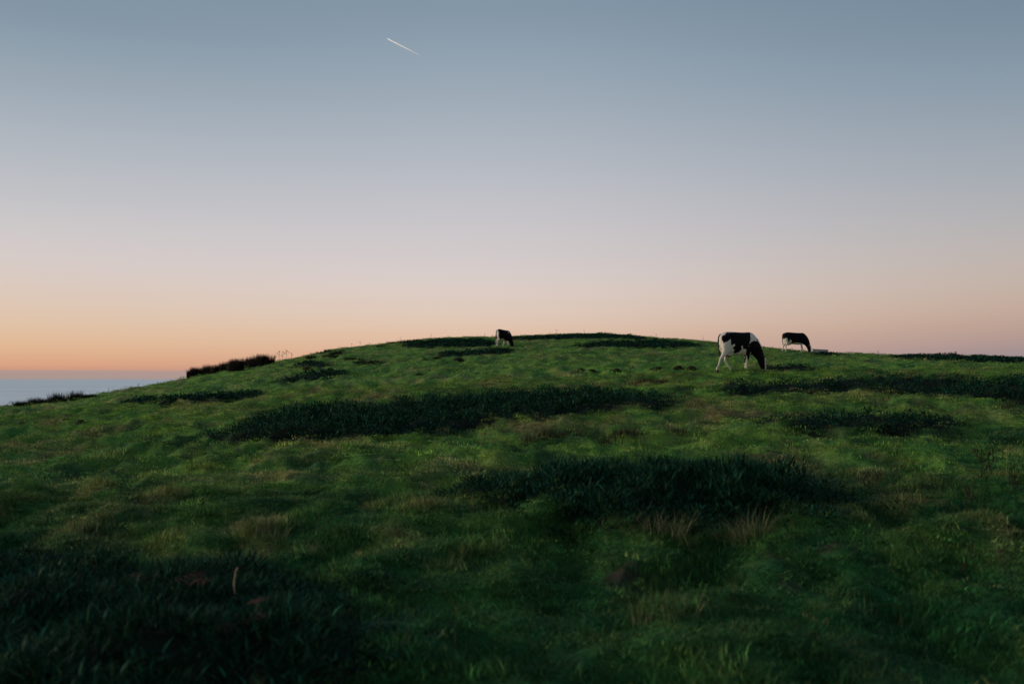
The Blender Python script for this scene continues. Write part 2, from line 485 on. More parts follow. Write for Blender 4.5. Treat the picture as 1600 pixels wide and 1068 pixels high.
def grass_mat():
    m, t = new_mat('grass_blades')
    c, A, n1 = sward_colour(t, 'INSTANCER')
    vb = N(t, 'ShaderNodeAttribute', attribute_type='GEOMETRY', attribute_name='tone')
    c2 = mixc(t, c, (0.6, 0.5, 0.30, 1), 0.0)
    hs = N(t, 'ShaderNodeHueSaturation')
    t.links.new(math_node(t, 'MULTIPLY', math_node(t, 'MULTIPLY_ADD', vb.outputs['Fac'], 1.3, 0.35), A('vigour')), hs.inputs['Value'])
    t.links.new(c2, hs.inputs['Color'])
    p = N(t, 'ShaderNodeBsdfPrincipled'); t.links.new(hs.outputs[0], p.inputs['Base Color'])
    p.inputs['Roughness'].default_value = 0.55; p.inputs['Specular IOR Level'].default_value = 0.12
    tr = N(t, 'ShaderNodeBsdfTranslucent'); t.links.new(hs.outputs[0], tr.inputs[0])
    ms = N(t, 'ShaderNodeMixShader'); ms.inputs[0].default_value = 0.35
    t.links.new(p.outputs[0], ms.inputs[1]); t.links.new(tr.outputs[0], ms.inputs[2])
    out = N(t, 'ShaderNodeOutputMaterial'); t.links.new(ms.outputs[0], out.inputs[0])
    return m
def ground_mat():
    m, t = new_mat('turf')
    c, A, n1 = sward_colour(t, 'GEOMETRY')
    geo = N(t, 'ShaderNodeNewGeometry')
    n2 = N(t, 'ShaderNodeTexNoise'); n2.inputs['Scale'].default_value = 14; n2.inputs['Detail'].default_value = 6
    t.links.new(geo.outputs['Position'], n2.inputs['Vector'])
    c = mixc(t, c, (0.012, 0.022, 0.008, 1), math_node(t, 'MULTIPLY', n2.outputs[0], 0.55))
    soilc = mixc(t, (0.022, 0.019, 0.013, 1), (0.062, 0.051, 0.036, 1), n2.outputs[0])
    c = mixc(t, c, soilc, A('soil'))
    c = mixc(t, c, LITTER, A('bed'))
    p = N(t, 'ShaderNodeBsdfPrincipled'); t.links.new(c, p.inputs['Base Color'])
    p.inputs['Roughness'].default_value = 0.95; p.inputs['Specular IOR Level'].default_value = 0.1
    bn = N(t, 'ShaderNodeBump'); bn.inputs['Strength'].default_value = 0.8; bn.inputs['Distance'].default_value = 0.04
    t.links.new(n2.outputs[0], bn.inputs['Height']); t.links.new(bn.outputs[0], p.inputs['Normal'])
    out = N(t, 'ShaderNodeOutputMaterial'); t.links.new(p.outputs[0], out.inputs[0])
    return m
def leaf_mat(name, c0, c1, rough, spec, transl, dead=None, mid=None):
    m, t = new_mat(name)
    vb = N(t, 'ShaderNodeAttribute', attribute_type='GEOMETRY', attribute_name='tone')
    r = N(t, 'ShaderNodeValToRGB')
    r.color_ramp.elements[0].position = 0.0; r.color_ramp.elements[0].color = c0 + (1,)
    r.color_ramp.elements[1].position = 0.93; r.color_ramp.elements[1].color = c1 + (1,)
    if mid:
        e = r.color_ramp.elements.new(0.72); e.color = mid + (1,)
    if dead:
        e = r.color_ramp.elements.new(0.97); e.color = dead + (1,)
    t.links.new(vb.outputs['Fac'], r.inputs[0])
    p = N(t, 'ShaderNodeBsdfPrincipled'); t.links.new(r.outputs[0], p.inputs['Base Color'])
    p.inputs['Roughness'].default_value = rough; p.inputs['Specular IOR Level'].default_value = spec
    tr = N(t, 'ShaderNodeBsdfTranslucent'); t.links.new(r.outputs[0], tr.inputs[0])
    ms = N(t, 'ShaderNodeMixShader'); ms.inputs[0].default_value = transl
    t.links.new(p.outputs[0], ms.inputs[1]); t.links.new(tr.outputs[0], ms.inputs[2])
    out = N(t, 'ShaderNodeOutputMaterial'); t.links.new(ms.outputs[0], out.inputs[0])
    return m
M_GRASS = grass_mat()
M_GROUND = ground_mat()
M_LEAF = leaf_mat('bed_leaves', (0.0030, 0.020, 0.012), (0.028, 0.135, 0.072), 0.6, 0.05, 0.12, (0.040, 0.080, 0.022), (0.007, 0.040, 0.020))
M_RUSH = leaf_mat('rush_stems', (0.010, 0.009, 0.006), (0.028, 0.020, 0.011), 0.8, 0.2, 0.1)
M_SCRUB = leaf_mat('scrub_stems', (0.007, 0.010, 0.006), (0.022, 0.026, 0.012), 0.8, 0.2, 0.1)
M_STRAW = leaf_mat('straw_blades', (0.040, 0.090, 0.025), (0.34, 0.30, 0.16), 0.7, 0.2, 0.3, None, (0.10, 0.125, 0.045))
M_DEAD = leaf_mat('dead_stems', (0.018, 0.012, 0.009), (0.052, 0.036, 0.025), 0.8, 0.2, 0.1)
M_RUST = leaf_mat('rusty_fronds', (0.035, 0.016, 0.008), (0.085, 0.038, 0.018), 0.8, 0.2, 0.2)
M_PALE = plain('pale_stalk', (0.30, 0.23, 0.15), 0.8)
M_MOUND = plain('mound_earth', (0.024, 0.017, 0.011), 0.95, 0.4, 14, 0.1, 0.8)

# ------------------------------------------------------------------ ground sheet
def build_ground():
    rr = [0.0]
    r = 0.8
    while r < 150:
        rr.append(r); r *= 1.0085
    while r < 1100:
        rr.append(r); r *= 1.06
    rr = np.array(rr)
    azs = np.concatenate([np.linspace(-180, -40, 60, endpoint=False), np.linspace(-40, 40, 720), np.linspace(40, 180, 61)[1:]])
    azs = azs[:-1]
    A_, R_ = np.meshgrid(np.radians(azs), rr[1:])
    X = R_ * np.sin(A_); Y = R_ * np.cos(A_)
    Xf = np.concatenate([[0.0], X.ravel()]); Yf = np.concatenate([[0.001], Y.ravel()])
    Z = height(Xf, Yf)
    dry, soil, shade_tint, dark = fields(Xf, Yf)
    bed = np.zeros(len(Xf))
    for k in range(len(BEDS)):
        bed = np.maximum(bed, sstep(-0.1, 0.15, bed_sd(k, Xf, Yf)))
    na, nr = len(azs), len(rr) - 1
    i = np.arange(nr - 1)[:, None] * na; j = np.arange(na)[None, :]; j2 = (j + 1) % na
    q = np.stack([1 + i + j, 1 + i + j2, 1 + i + na + j2, 1 + i + na + j], -1).reshape(-1, 4)[:, ::-1]
    t3 = np.stack([np.zeros(na, int), 1 + (np.arange(na) + 1) % na, 1 + np.arange(na)], -1)[:, ::-1]
    q = q[:, ::-1]; t3 = t3[:, ::-1]
    # orientation: make faces point up
    a, b, c_ = q[0][:3]
    P = np.stack([Xf, Yf, Z], -1)
    if np.cross(P[b] - P[a], P[c_] - P[a])[2] < 0:
        q = q[:, ::-1]
    a, b, c_ = t3[0]
    if np.cross(P[b] - P[a], P[c_] - P[a])[2] < 0:
        t3 = t3[:, ::-1]
    o = obj_np('hillside', P, [q, t3], M_GROUND, smooth=True, attrs=dict(dry=dry, soil=soil, shade_tint=shade_tint, dark=dark, bed=bed))
    tag(o, 'green grazed hillside falling away to the sea', kind='structure')
build_ground()

# ------------------------------------------------------------------ sea
def build_sea():
    m, t = new_mat('sea_water')
    geo = N(t, 'ShaderNodeNewGeometry')
    p = N(t, 'ShaderNodeBsdfPrincipled')
    p.inputs['Base Color'].default_value = (0.32, 0.355, 0.38, 1)
    p.inputs['Roughness'].default_value = 0.35
    p.inputs['IOR'].default_value = 1.33
    n1 = N(t, 'ShaderNodeTexNoise'); n1.inputs['Scale'].default_value = 0.35; n1.inputs['Detail'].default_value = 3
    t.links.new(geo.outputs['Position'], n1.inputs['Vector'])
    # long ruffled and calm bands, drawn out along the shore
    mp = N(t, 'ShaderNodeMapping'); mp.inputs['Scale'].default_value = (0.00012, 0.0011, 0.001)
    t.links.new(geo.outputs['Position'], mp.inputs[0])
    n2 = N(t, 'ShaderNodeTexNoise'); n2.inputs['Scale'].default_value = 1.0; n2.inputs['Detail'].default_value = 6; n2.inputs['Roughness'].default_value = .7
    t.links.new(mp.outputs[0], n2.inputs['Vector'])
    amp = N(t, 'ShaderNodeMapRange'); amp.inputs[1].default_value = .36; amp.inputs[2].default_value = .64; amp.inputs[3].default_value = 0.0; amp.inputs[4].default_value = 1.0
    t.links.new(n2.outputs[0], amp.inputs[0])
    sb = N(t, 'ShaderNodeVectorMath', operation='SUBTRACT'); t.links.new(n1.outputs[1], sb.inputs[0]); sb.inputs[1].default_value = (.5, .5, .5)
    sc = N(t, 'ShaderNodeVectorMath', operation='SCALE'); t.links.new(sb.outputs[0], sc.inputs[0]); sc.inputs['Scale'].default_value = 0.25
    ad = N(t, 'ShaderNodeVectorMath', operation='ADD'); t.links.new(sc.outputs[0], ad.inputs[0]); ad.inputs[1].default_value = (0, 0, 1)
    nn = N(t, 'ShaderNodeVectorMath', operation='NORMALIZE'); t.links.new(ad.outputs[0], nn.inputs[0])
    gl = N(t, 'ShaderNodeBsdfGlossy'); gl.inputs['Roughness'].default_value = 0.4
    gc = mixc(t, (0.84, 0.90, 0.92, 1), (0.98, 1.0, 1.0, 1), amp.outputs[0])
    t.links.new(gc, gl.inputs[0])
    t.links.new(nn.outputs[0], gl.inputs['Normal']); t.links.new(nn.outputs[0], p.inputs['Normal'])
    ms = N(t, 'ShaderNodeMixShader'); ms.inputs[0].default_value = 0.8
    t.links.new(p.outputs[0], ms.inputs[1]); t.links.new(gl.outputs[0], ms.inputs[2])
    out = N(t, 'ShaderNodeOutputMaterial'); t.links.new(ms.outputs[0], out.inputs[0])
    n = 128
    a = np.linspace(0, 2 * math.pi, n, endpoint=False)
    rads = [800, 3000, 12000, 50000, 160000]
    V = [(0, 0, 0)]
    for r in rads:
        V += [(r * math.cos(x), r * math.sin(x), 0) for x in a]
    tri = [(0, 1 + k, 1 + (k + 1) % n) for k in range(n)]
    quad = []
    for i in range(len(rads) - 1):
        for k in range(n):
            k2 = (k + 1) % n
            quad.append((1 + i * n + k, 1 + (i + 1) * n + k, 1 + (i + 1) * n + k2, 1 + i * n + k2))
    o = obj_np('sea', np.array(V, float), [np.array(tri), np.array(quad)], m)
    tag(o, 'calm grey blue sea beyond the left slope', kind='structure')
build_sea()

# ------------------------------------------------------------------ blades
def blades(n, r0, hmin, hmax, wid, lean, segs=3, seed=0, splay=None, curl=1.0, lift=0.0):
    """n curved tapering blades round the origin; returns V, [quads, tris], tone"""
    g = np.random.default_rng(seed)
    V, Q, T, tone = [], [], [], []
    for i in range(n):
        a = g.uniform(0, 2 * math.pi); rad = r0 * math.sqrt(g.uniform())
        bx, by = rad * math.cos(a), rad * math.sin(a)
        h = g.uniform(hmin, hmax); w = wid * g.uniform(.7, 1.3)
        z0 = g.uniform(0, lift)
        da = a + g.normal(0, .9) if splay else g.uniform(0, 2 * math.pi)
        ln = lean * g.uniform(.3, 1.2)
        dx, dy = math.cos(da), math.sin(da)
        fa = g.uniform(0, math.pi)
        px, py = math.cos(fa), math.sin(fa)
        if abs(px * dx + py * dy) > .8: px, py = -dy, dx
        b0 = len(V); tn = g.uniform()
        for s in range(segs + 1):
            t = s / segs
            off = ln * h * t ** (1 + curl)
            z = z0 + h * t * (1 - 0.25 * ln * t)
            ww = w * (1 - t * 0.85) * (0.8 + 0.5 * math.sin(math.pi * min(1, t * 1.4)) if s < segs else 1)
            if s < segs:
                V.append((bx + dx * off - px * ww, by + dy * off - py * ww, z)); V.append((bx + dx * off + px * ww, by + dy * off + py * ww, z))
                tone += [tn, tn]
            else:
                V.append((bx + dx * off, by + dy * off, z)); tone.append(tn)
        for s in range(segs - 1):
            Q.append((b0 + 2 * s, b0 + 2 * s + 1, b0 + 2 * s + 3, b0 + 2 * s + 2))
        T.append((b0 + 2 * segs - 2, b0 + 2 * segs - 1, b0 + 2 * segs))
    return np.array(V), [np.array(Q), np.array(T)], np.array(tone)
def replicate(tmpl, pos, scl, rz, tilt=None, seed=0, hs=None):
    """copies of several templates joined into one array set"""
    g = np.random.default_rng(seed)
    Vs, Qs, Ts, To = [], [], [], []
    base = 0
    which = g.integers(0, len(tmpl), len(pos))
    for k, (V, (Q, T), tone) in enumerate(tmpl):
        idx = np.where(which == k)[0]
        if not len(idx): continue
        c, s = np.cos(rz[idx]), np.sin(rz[idx])
        x = V[None, :, 0] * c[:, None] - V[None, :, 1] * s[:, None]
        y = V[None, :, 0] * s[:, None] + V[None, :, 1] * c[:, None]
        z = np.repeat(V[None, :, 2], len(idx), 0)
        sc_ = scl[idx][:, None]; sz = sc_ if hs is None else hs[idx][:, None]
        x, y, z = x * sc_, y * sc_, z * sz
        tx = g.normal(0, .12, (len(idx), 1)); ty = g.normal(0, .12, (len(idx), 1))
        x = x + z * tx; y = y + z * ty
        P = np.stack([x + pos[idx, 0:1], y + pos[idx, 1:2], z + pos[idx, 2:3]], -1)
        n = len(V)
        offs = base + np.arange(len(idx))[:, None, None] * n
        Vs.append(P.reshape(-1, 3)); Qs.append((Q[None] + offs).reshape(-1, 4)); Ts.append((T[None] + offs).reshape(-1, 3))
        jit = g.uniform(-.25, .25, (len(idx), 1))
        To.append(np.clip(tone[None] + jit, 0, 1).ravel())
        base += n * len(idx)
    return np.concatenate(Vs), [np.concatenate(Qs), np.concatenate(Ts)], np.concatenate(To)

# ------------------------------------------------------------------ grass (stuff, geometry nodes)
def scatter_obj(name, variants, pos, rot, scl, attrs, label):
    me = mesh_np(name, pos, [], None, attrs=dict(rot=rot, scl=scl, **attrs))
    o = link(bpy.data.objects.new(name, me))
    col = bpy.data.collections.new(name + '_tufts')
    for i, (V, Fc, tone) in enumerate(variants):
        v = bpy.data.objects.new('grass_tuft', mesh_np('grass_tuft', V, Fc, M_GRASS, attrs=dict(tone=tone)))
        col.objects.link(v)
    ng = bpy.data.node_groups.new(name + '_scatter', 'GeometryNodeTree')
    ng.interface.new_socket('Geometry', in_out='INPUT', socket_type='NodeSocketGeometry')
    ng.interface.new_socket('Geometry', in_out='OUTPUT', socket_type='NodeSocketGeometry')
    gi = ng.nodes.new('NodeGroupInput'); go = ng.nodes.new('NodeGroupOutput')
    iop = ng.nodes.new('GeometryNodeInstanceOnPoints')
    ci = ng.nodes.new('GeometryNodeCollectionInfo'); ci.inputs[0].default_value = col
    ci.inputs['Separate Children'].default_value = True; ci.inputs['Reset Children'].default_value = True
    ar = ng.nodes.new('GeometryNodeInputNamedAttribute'); ar.data_type = 'FLOAT_VECTOR'; ar.inputs[0].default_value = 'rot'
    as_ = ng.nodes.new('GeometryNodeInputNamedAttribute'); as_.data_type = 'FLOAT_VECTOR'; as_.inputs[0].default_value = 'scl'
    iop.inputs['Pick Instance'].default_value = True
    rnd = ng.nodes.new('FunctionNodeRandomValue'); rnd.data_type = 'INT'
    rnd.inputs[4].default_value = 0; rnd.inputs[5].default_value = len(variants) - 1
    Lk = ng.links.new
    Lk(gi.outputs[0], iop.inputs['Points']); Lk(ci.outputs[0], iop.inputs['Instance'])
    Lk(rnd.outputs[2], iop.inputs['Instance Index'])
    Lk(ar.outputs[0], iop.inputs['Rotation']); Lk(as_.outputs[0], iop.inputs['Scale'])
    Lk(iop.outputs[0], go.inputs[0])
    md = o.modifiers.new('scatter', 'NODES'); md.node_group = ng
    tag(o, label, 'grass', kind='stuff')
    return o
def grass_points(n, y0, y1, u0=-330, u1=1930, seed=0):
    g = np.random.default_rng(seed)
    u = g.uniform(u0, u1, n)
    Y = np.sqrt(g.uniform(y0 ** 2, y1 ** 2, n))
    X = (u - W / 2) / F * Y
    keep = Y < crest_depth(X, Y) * 1.10
    bed = np.full(n, -9.0)
    for k in range(len(BEDS)):
        bed = np.maximum(bed, bed_sd(k, X, Y))
    dry, soil, shade_tint, dark = fields(X, Y)
    keep &= (bed < 0.05 + 0.5 * g.uniform(size=n) ** 2) & (g.uniform(size=n) > soil * 0.8)
    X, Y = X[keep], Y[keep]
    return X, Y, dry[keep], shade_tint[keep], dark[keep], g
def grass_layer(name, n, y0, y1, variants, s0, s1, seed, label, hk=1.0):
    X, Y, dry, shade_tint, dark, g = grass_points(n, y0, y1, seed=seed)
    Z = height(X, Y) - 0.012
    m = len(X)
    s = g.uniform(s0, s1, m)
    patch = 0.55 + 1.0 * sstep(0.0, 0.7, fbm(X * 1.6, Y * 1.2, 77, 3))
    hz = s * patch * (1 + 0.45 * dry) * hk
    rot = np.stack([g.normal(0, .16, m), g.normal(0, .16, m), g.uniform(0, 6.283, m)], -1)
    scl = np.stack([s, s, hz], -1)
    scatter_obj(name, variants, np.stack([X, Y, Z], -1), rot, scl,
                dict(dry=np.clip(dry + g.normal(0, .24, m), 0, 1), shade_tint=np.clip(shade_tint + g.normal(0, .10, m), 0, 1), dark=np.clip(dark + g.normal(0, .38, m), 0, 1), vigour=np.clip(np.exp(g.normal(0.02, .36, m)), .35, 2.6)), label)
near_v = [blades(52, .13, .02, .065, .0030, 1.0, 3, 100 + i) for i in range(6)] + [blades(34, .12, .03, .10, .0026, 1.2, 3, 120 + i) for i in range(2)]
mid_v = [blades(40, .19, .02, .06, .0055, 1.0, 2, 200 + i) for i in range(6)]
far_v = [blades(28, .30, .03, .07, .012, .9, 2, 300 + i) for i in range(5)]
grass_layer('near_grass', 38000, 2.2, 13.5, near_v, .8, 1.3, 1, 'grass covering the near ground, its colour darkened for foreground shade')
grass_layer('middle_grass', 52000, 13.5, 36, mid_v, .8, 1.35, 2, 'grazed green and straw coloured grass of the middle slope')
grass_layer('far_grass', 60000, 36, 118, far_v, .8, 1.4, 3, 'short green turf on the upper hill up to the skyline', 0.85)

stem_v = [blades(5, .05, .12, .26, .0016, .35, 4, 350 + i) for i in range(4)]
def dry_stems():
    X, Y, dry, shade_tint, dark, g = grass_points(9000, 2.4, 34, seed=9)
    k = g.uniform(size=len(X)) < 0.05 + 0.5 * sstep(.1, .6, fbm(X * .5, Y * .4, 91, 2)) + 0.3 * dry
    X, Y = X[k], Y[k]; m = len(X); s = g.uniform(.6, 1.2, m) * np.where(Y > 14, 1.5, 1.0)
    scatter_obj('dry_grass_stems', stem_v, np.stack([X, Y, height(X, Y) - .01], -1), np.stack([g.normal(0, .1, m), g.normal(0, .1, m), g.uniform(0, 6.283, m)], -1),
                np.stack([s, s, g.uniform(.5, 1.0, m)], -1), dict(dry=g.uniform(.7, 1, m), shade_tint=np.clip(shade_tint[k] * .45, 0, 1), dark=np.zeros(m), vigour=np.ones(m)), 'thin dry seed stems standing above the grass')
dry_stems()

# ------------------------------------------------------------------ leafy beds
leaf_near = [blades(30, .10, .06, .13, .0050, .8, 3, 400 + i, True, .4, .20) for i in range(6)]
leaf_fine = [blades(30, .12, .06, .13, .0085, .8, 2, 410 + i, True, .4, .24) for i in range(6)]
leaf_mid = [blades(26, .15, .06, .12, .014, .9, 2, 420 + i, True, .4, .30) for i in range(6)]
leaf_far = [blades(16, .24, .08, .16, .034, .9, 2, 440 + i, True, .4, .26) for i in range(6)]
def b_deep(P): return (P[:, 1].max() - P[:, 1].min()) > 1.6
for k, (nm, outline, hgt, dens, label, lift) in enumerate(BEDS):
    P = BEDP[k]
    g = np.random.default_rng(500 + k)
    x0, x1, y0, y1 = P[:, 0].min() - .6, P[:, 0].max() + .6, P[:, 1].min() - .6, P[:, 1].max() + .6
    n = int((x1 - x0) * (y1 - y0) * dens)
    X = g.uniform(x0, x1, n); Y = g.uniform(y0, y1, n)
    sdv = bed_sd(k, X, Y)
    keep = sdv > g.uniform(-.45, .35, n) * (1 if b_deep(P) else .5)
    keep &= Y > 2.6
    X, Y, sdv = X[keep], Y[keep], sdv[keep]
    Z = height(X, Y) - 0.02
    Ym = Y.mean()
    tm = leaf_near if Ym < 9 else leaf_fine if Ym < 17 else leaf_mid if Ym < 34 else leaf_far
    hh = hgt / .42 * (0.42 + 0.58 * sstep(-.3, .9, sdv)) * (1 + 0.35 * fbm(X * 1.1, Y * 1.1, 55, 2)) * g.uniform(.8, 1.2, len(X)) * 1.1
    V, Fc, tone = replicate(tm, np.stack([X, Y, Z], -1), g.uniform(.8, 1.25, len(X)), g.uniform(0, 6.28, len(X)), seed=600 + k, hs=hh)
    cx, cy = P[:, 0].mean(), P[:, 1].mean()
    org = np.array([cx, cy, H1(cx, cy)])
    root = empty('leafy_plant_bed', org)
    tag(root, label, 'plant bed', 'dark leafy beds on the hillside')
    o = obj_np('leaves', V - org, Fc, M_LEAF, root, attrs=dict(tone=tone))
    o['kind'] = 'stuff'

# ------------------------------------------------------------------ rushes, scrub, tufts, dead weeds (each clump a thing)
def clump(name, u, y, tm_args, mat, label, cat, group=None, n=1, spread=.0, scale=1.0, depth=None, seed=0, sy=None):
    g = np.random.default_rng(seed)
    x, yy = ground_true(u, y)
    pos = []
    for i in range(n):
        dx, dy = g.normal(0, spread), g.normal(0, (sy if sy is not None else spread))
        pos.append((x + dx, yy + dy, H1(x + dx, yy + dy) - .02))
    pos = np.array(pos)
    tm = [blades(*tm_args, seed=seed * 10 + i, splay=True) for i in range(3)]
    V, Fc, tone = replicate(tm, pos, np.full(n, 1.0) * scale * g.uniform(.8, 1.15, n), g.uniform(0, 6.28, n), seed=seed)
    org = np.array([x, yy, H1(x, yy)])
    o = obj_np(name, V - org, Fc, mat, attrs=dict(tone=tone))
    o.location = org
    tag(o, label, cat, group)
    return o
# tall brown rushes on the left skyline: six clumps standing shoulder to shoulder
rush_u = [(304, 584.5, .90), (322, 582.5, .98), (343, 579.5, .95), (366, 577, .92), (388, 573.5, 1.0), (404, 571.5, 1.05)]
rush_lab = ['low brown rush clump at the seaward end of the skyline row', 'brown rush clump second from the sea in the skyline row',
            'brown rush clump third from the sea in the skyline row', 'brown rush clump in the row just below its tall upper end',
            'tall brown rush clump next to the uppermost of the skyline row', 'tallest brown rush clump at the uphill end of the skyline row']
for i, (u, y, h) in enumerate(rush_u):
    clump('rush_clump', u + 2, y, (170, .30, .50 * h, .80 * h, .014, .20, 3), M_RUSH, rush_lab[i], 'rushes', 'brown rushes on the left skyline', n=8, spread=.20, seed=20 + i, sy=.35)
low = [(40, 634, .40, 'low dark scrub tuft nearest the left edge on the seaward brow'), (58, 631, .50, 'dark scrub tuft with a pointed top on the seaward brow'),
       (72, 629, .34, 'flat dark scrub tuft between two pointed ones on the seaward brow'), (93, 627.5, .62, 'round dark scrub clump with spiky top on the seaward brow'),
       (115, 624.5, .66, 'dark scrub clump with one tall spike, uppermost on the seaward brow'), (138, 621, .26, 'small dark scrub tuft just uphill of the spiky clumps')]
for i, (u, y, h, lb) in enumerate(low):
    clump('scrub_clump', u, y, (90, .26, .25 * h, .85 * h, .012, .5, 3), M_SCRUB, lb, 'scrub', 'scrub on the seaward brow', n=4, spread=.15, seed=40 + i)
far_cl = [(527, 553.5, .42, 'dark round bush on the left shoulder of the hill below the skyline'), (517, 557.5, .25, 'small low bush just left of the dark round one'),
          (490, 558, .3, 'low brown tuft on the left skyline right of the dead thistles'), (508, 551.5, .22, 'flat brown tuft on the left skyline'),
          (552, 562.5, .30, 'dark oval tussock on the upper left turf'), (566, 566, .18, 'smaller tussock just right of the dark oval one'),
          (585, 567.5, .24, 'dark tussock in a line right of the oval one'), (596, 542, .25, 'dark tussock just under the left part of the skyline'),
          (610, 537.5, .34, 'dark bush touching the skyline left of the hilltop bed'), (633, 535.5, .4, 'reddish brown bush at the left end of the hilltop bed'),
          (648, 534, .3, 'brown bush second from the left end of the hilltop bed')]
for i, (u, y, h, lb) in enumerate(far_cl):
    clump('tussock', u, y, (60, .34, .4 * h, 1.0 * h, .016, .6, 2), M_RUSH if i in (2, 3, 9, 10) else M_SCRUB, lb, 'tussock', 'dark tussocks near the left skyline', n=4, spread=.18, seed=60 + i)
br = [(1000, 599, .22, 'brown weed patch behind the right part of the long leafy bed'), (1026, 600, .26, 'taller brown weed patch near the right end of the long leafy bed'),
      (880, 680, .26, 'brown grass clump in front of the long leafy bed'), (975, 682, .24, 'dark brown grass clump in front of the right part of the long leafy bed'),
      (1430, 768, .26, 'brown weedy clump in the lower right grass'), (1535, 745, .0, '')]
for i, (u, y, h, lb) in enumerate(br):
    if h: clump('brown_weed_clump', u, y, (50, .2, .4 * h, 1.1 * h, .006, .6, 3), M_DEAD, lb, 'weeds', None, n=6, spread=.2, seed=80 + i, sy=.15)
straw = [(848, 683, .30, 4, 'straw coloured tuft in front of the middle of the long leafy bed'), (825, 690, .22, 5, 'low straw tuft just left of the one before the long leafy bed'),
         (1055, 842, .26, 5, 'pale grass tuft at the front edge of the near middle bed'), (1165, 838, .30, 6, 'tall pale grass tuft at the front edge of the near middle bed'),
         (1130, 846, .2, 3, 'small pale tuft left of the tall pale one'), (1020, 968, .22, 3, 'pale grass tuft low in the middle of the foreground'),
         (400, 832, .26, 7, 'straw coloured hump of dead grass on the left slope'), (425, 845, .18, 4, 'lower straw tuft beside the big straw hump'),
         (1245, 722, .22, 4, 'straw tuft behind the right end of the near middle bed'), (1215, 723, .16, 3, 'low straw tuft behind the near middle bed'),
         (1055, 676, .26, 2, 'lone straw tuft right of the long leafy bed'), (480, 866, .14, 2, 'small pale tuft right of and below the straw hump'),
         (1240, 745, .2, 2, 'short pale tuft touching the back of the near middle bed'), (970, 845, .2, 1, 'thin pale tuft below the near middle bed'),
         (1575, 640, .24, 2, 'straw tuft near the right edge below the wide bed'), (1010, 925, .16, 2, 'slim pale tuft above the lowest foreground tuft')]
for i, (u, y, h, n, lb) in enumerate(straw):
    clump('straw_tuft', u, y, (60, .12, .30 * h, 1.20 * h, .0024 if y > 720 else .0045, .85, 4), M_STRAW, lb, 'grass tuft', 'pale dry grass tufts', n=max(3, n), spread=.075, seed=100 + i)

# dead weed stalks: stem with side twigs and seed heads
def tube(path, r0, r1, k=5):
    """tapered tube along path -> V, Q"""
    path = [Vector(p) for p in path]
    V, Q = [], []
    for i, p in enumerate(path):
        d = (path[min(i + 1, len(path) - 1)] - path[max(i - 1, 0)]).normalized()
        a = d.cross(Vector((0, 0, 1)) if abs(d.z) < .9 else Vector((1, 0, 0))).normalized(); b = d.cross(a)
        r = r0 + (r1 - r0) * i / (len(path) - 1)
        for j in range(k):
            an = 2 * math.pi * j / k
            V.append(tuple(p + a * (r * math.cos(an)) + b * (r * math.sin(an))))
    for i in range(len(path) - 1):
        for j in range(k):
            j2 = (j + 1) % k
            Q.append((i * k + j, i * k + j2, (i + 1) * k + j2, (i + 1) * k + j))
    return V, Q
def weed(u, y, h, label, seed, mat=M_DEAD, heads=True, twigs=6, name='dead_weed', cat='dead weed', group=None, r=.004):
    g = random.Random(seed)
    root_p = spot(u, y)
    V, Q = [], []
    def addt(path, a, b):
        v, q = tube(path, a, b); o_ = len(V); V.extend(v); Q.extend([tuple(x + o_ for x in f) for f in q])
    lx, ly = g.uniform(-.15, .15), g.uniform(-.1, .1)
    st = [(lx * h * t * t, ly * h * t * t, h * t - .03) for t in (0, .3, .6, .85, 1)]
    addt(st, r, r * .5)
    ends = [st[-1]]
    for i in range(twigs):
        t = g.uniform(.35, .95); a = g.uniform(0, 6.28); L = h * g.uniform(.15, .4)
        b = Vector((lx * h * t * t, ly * h * t * t, h * t - .03))
        e = b + Vector((math.cos(a) * L * .6, math.sin(a) * L * .6, L * .7))
        addt([b, (b + e) / 2 + Vector((0, 0, -.04 * L)), e], r * .6, r * .3)
        ends.append(tuple(e))
    ro = empty(name, root_p)
    tag(ro, label, cat, group)
    obj_np('stem', np.array(V), np.array(Q), mat, ro, smooth=True, attrs=dict(tone=np.full(len(V), .4)))
    if heads:
        HV, HQ = [], []
        for e in ends:
            hl_ = h * g.uniform(.05, .10)
            o_ = len(HV)
            e = Vector(e)
            v, q = tube([e - Vector((0, 0, .2 * hl_)), e + Vector((0, 0, .15 * hl_)), e + Vector((0, 0, .5 * hl_)), e + Vector((0, 0, hl_))], r * 1.2, r * 1.2, 6)
            v = [tuple(e + (Vector(p) - e) * 1) for p in v]
            for ring, f in ((1, 1.7), (2, 1.5)):
                for j in range(6):
                    c_ = Vector((e.x, e.y, v[ring * 6 + j][2]))
                    pv = Vector(v[ring * 6 + j]); v[ring * 6 + j] = tuple(c_ + (pv - c_) * f)
            HV += v; HQ += [tuple(x + o_ for x in f) for f in q]
        o = obj_np('seed_heads', np.array(HV), np.array(HQ), mat, ro, smooth=True, attrs=dict(tone=np.full(len(HV), .7)))
        o['kind'] = 'stuff'
    return ro
tl = ['lowest of the bent dead thistles on the left skyline', 'branched dead thistle on the left skyline beside the rushes', 'tallest dead thistle in the skyline group right of the rushes',
      'thin dead thistle uphill of the tallest one', 'leaning dead thistle with one head on the left skyline']
for i, (u, y, h) in enumerate([(430, 563.8, .5), (436, 562.8, .75), (441, 562, .65), (448, 560.8, .7), (456, 559, .4)]):
    weed(u, y, h, tl[i], 300 + i, mat=M_DEAD, twigs=5, r=.013, name='dead_thistle', cat='dead thistle', group='dead thistles on the left skyline')
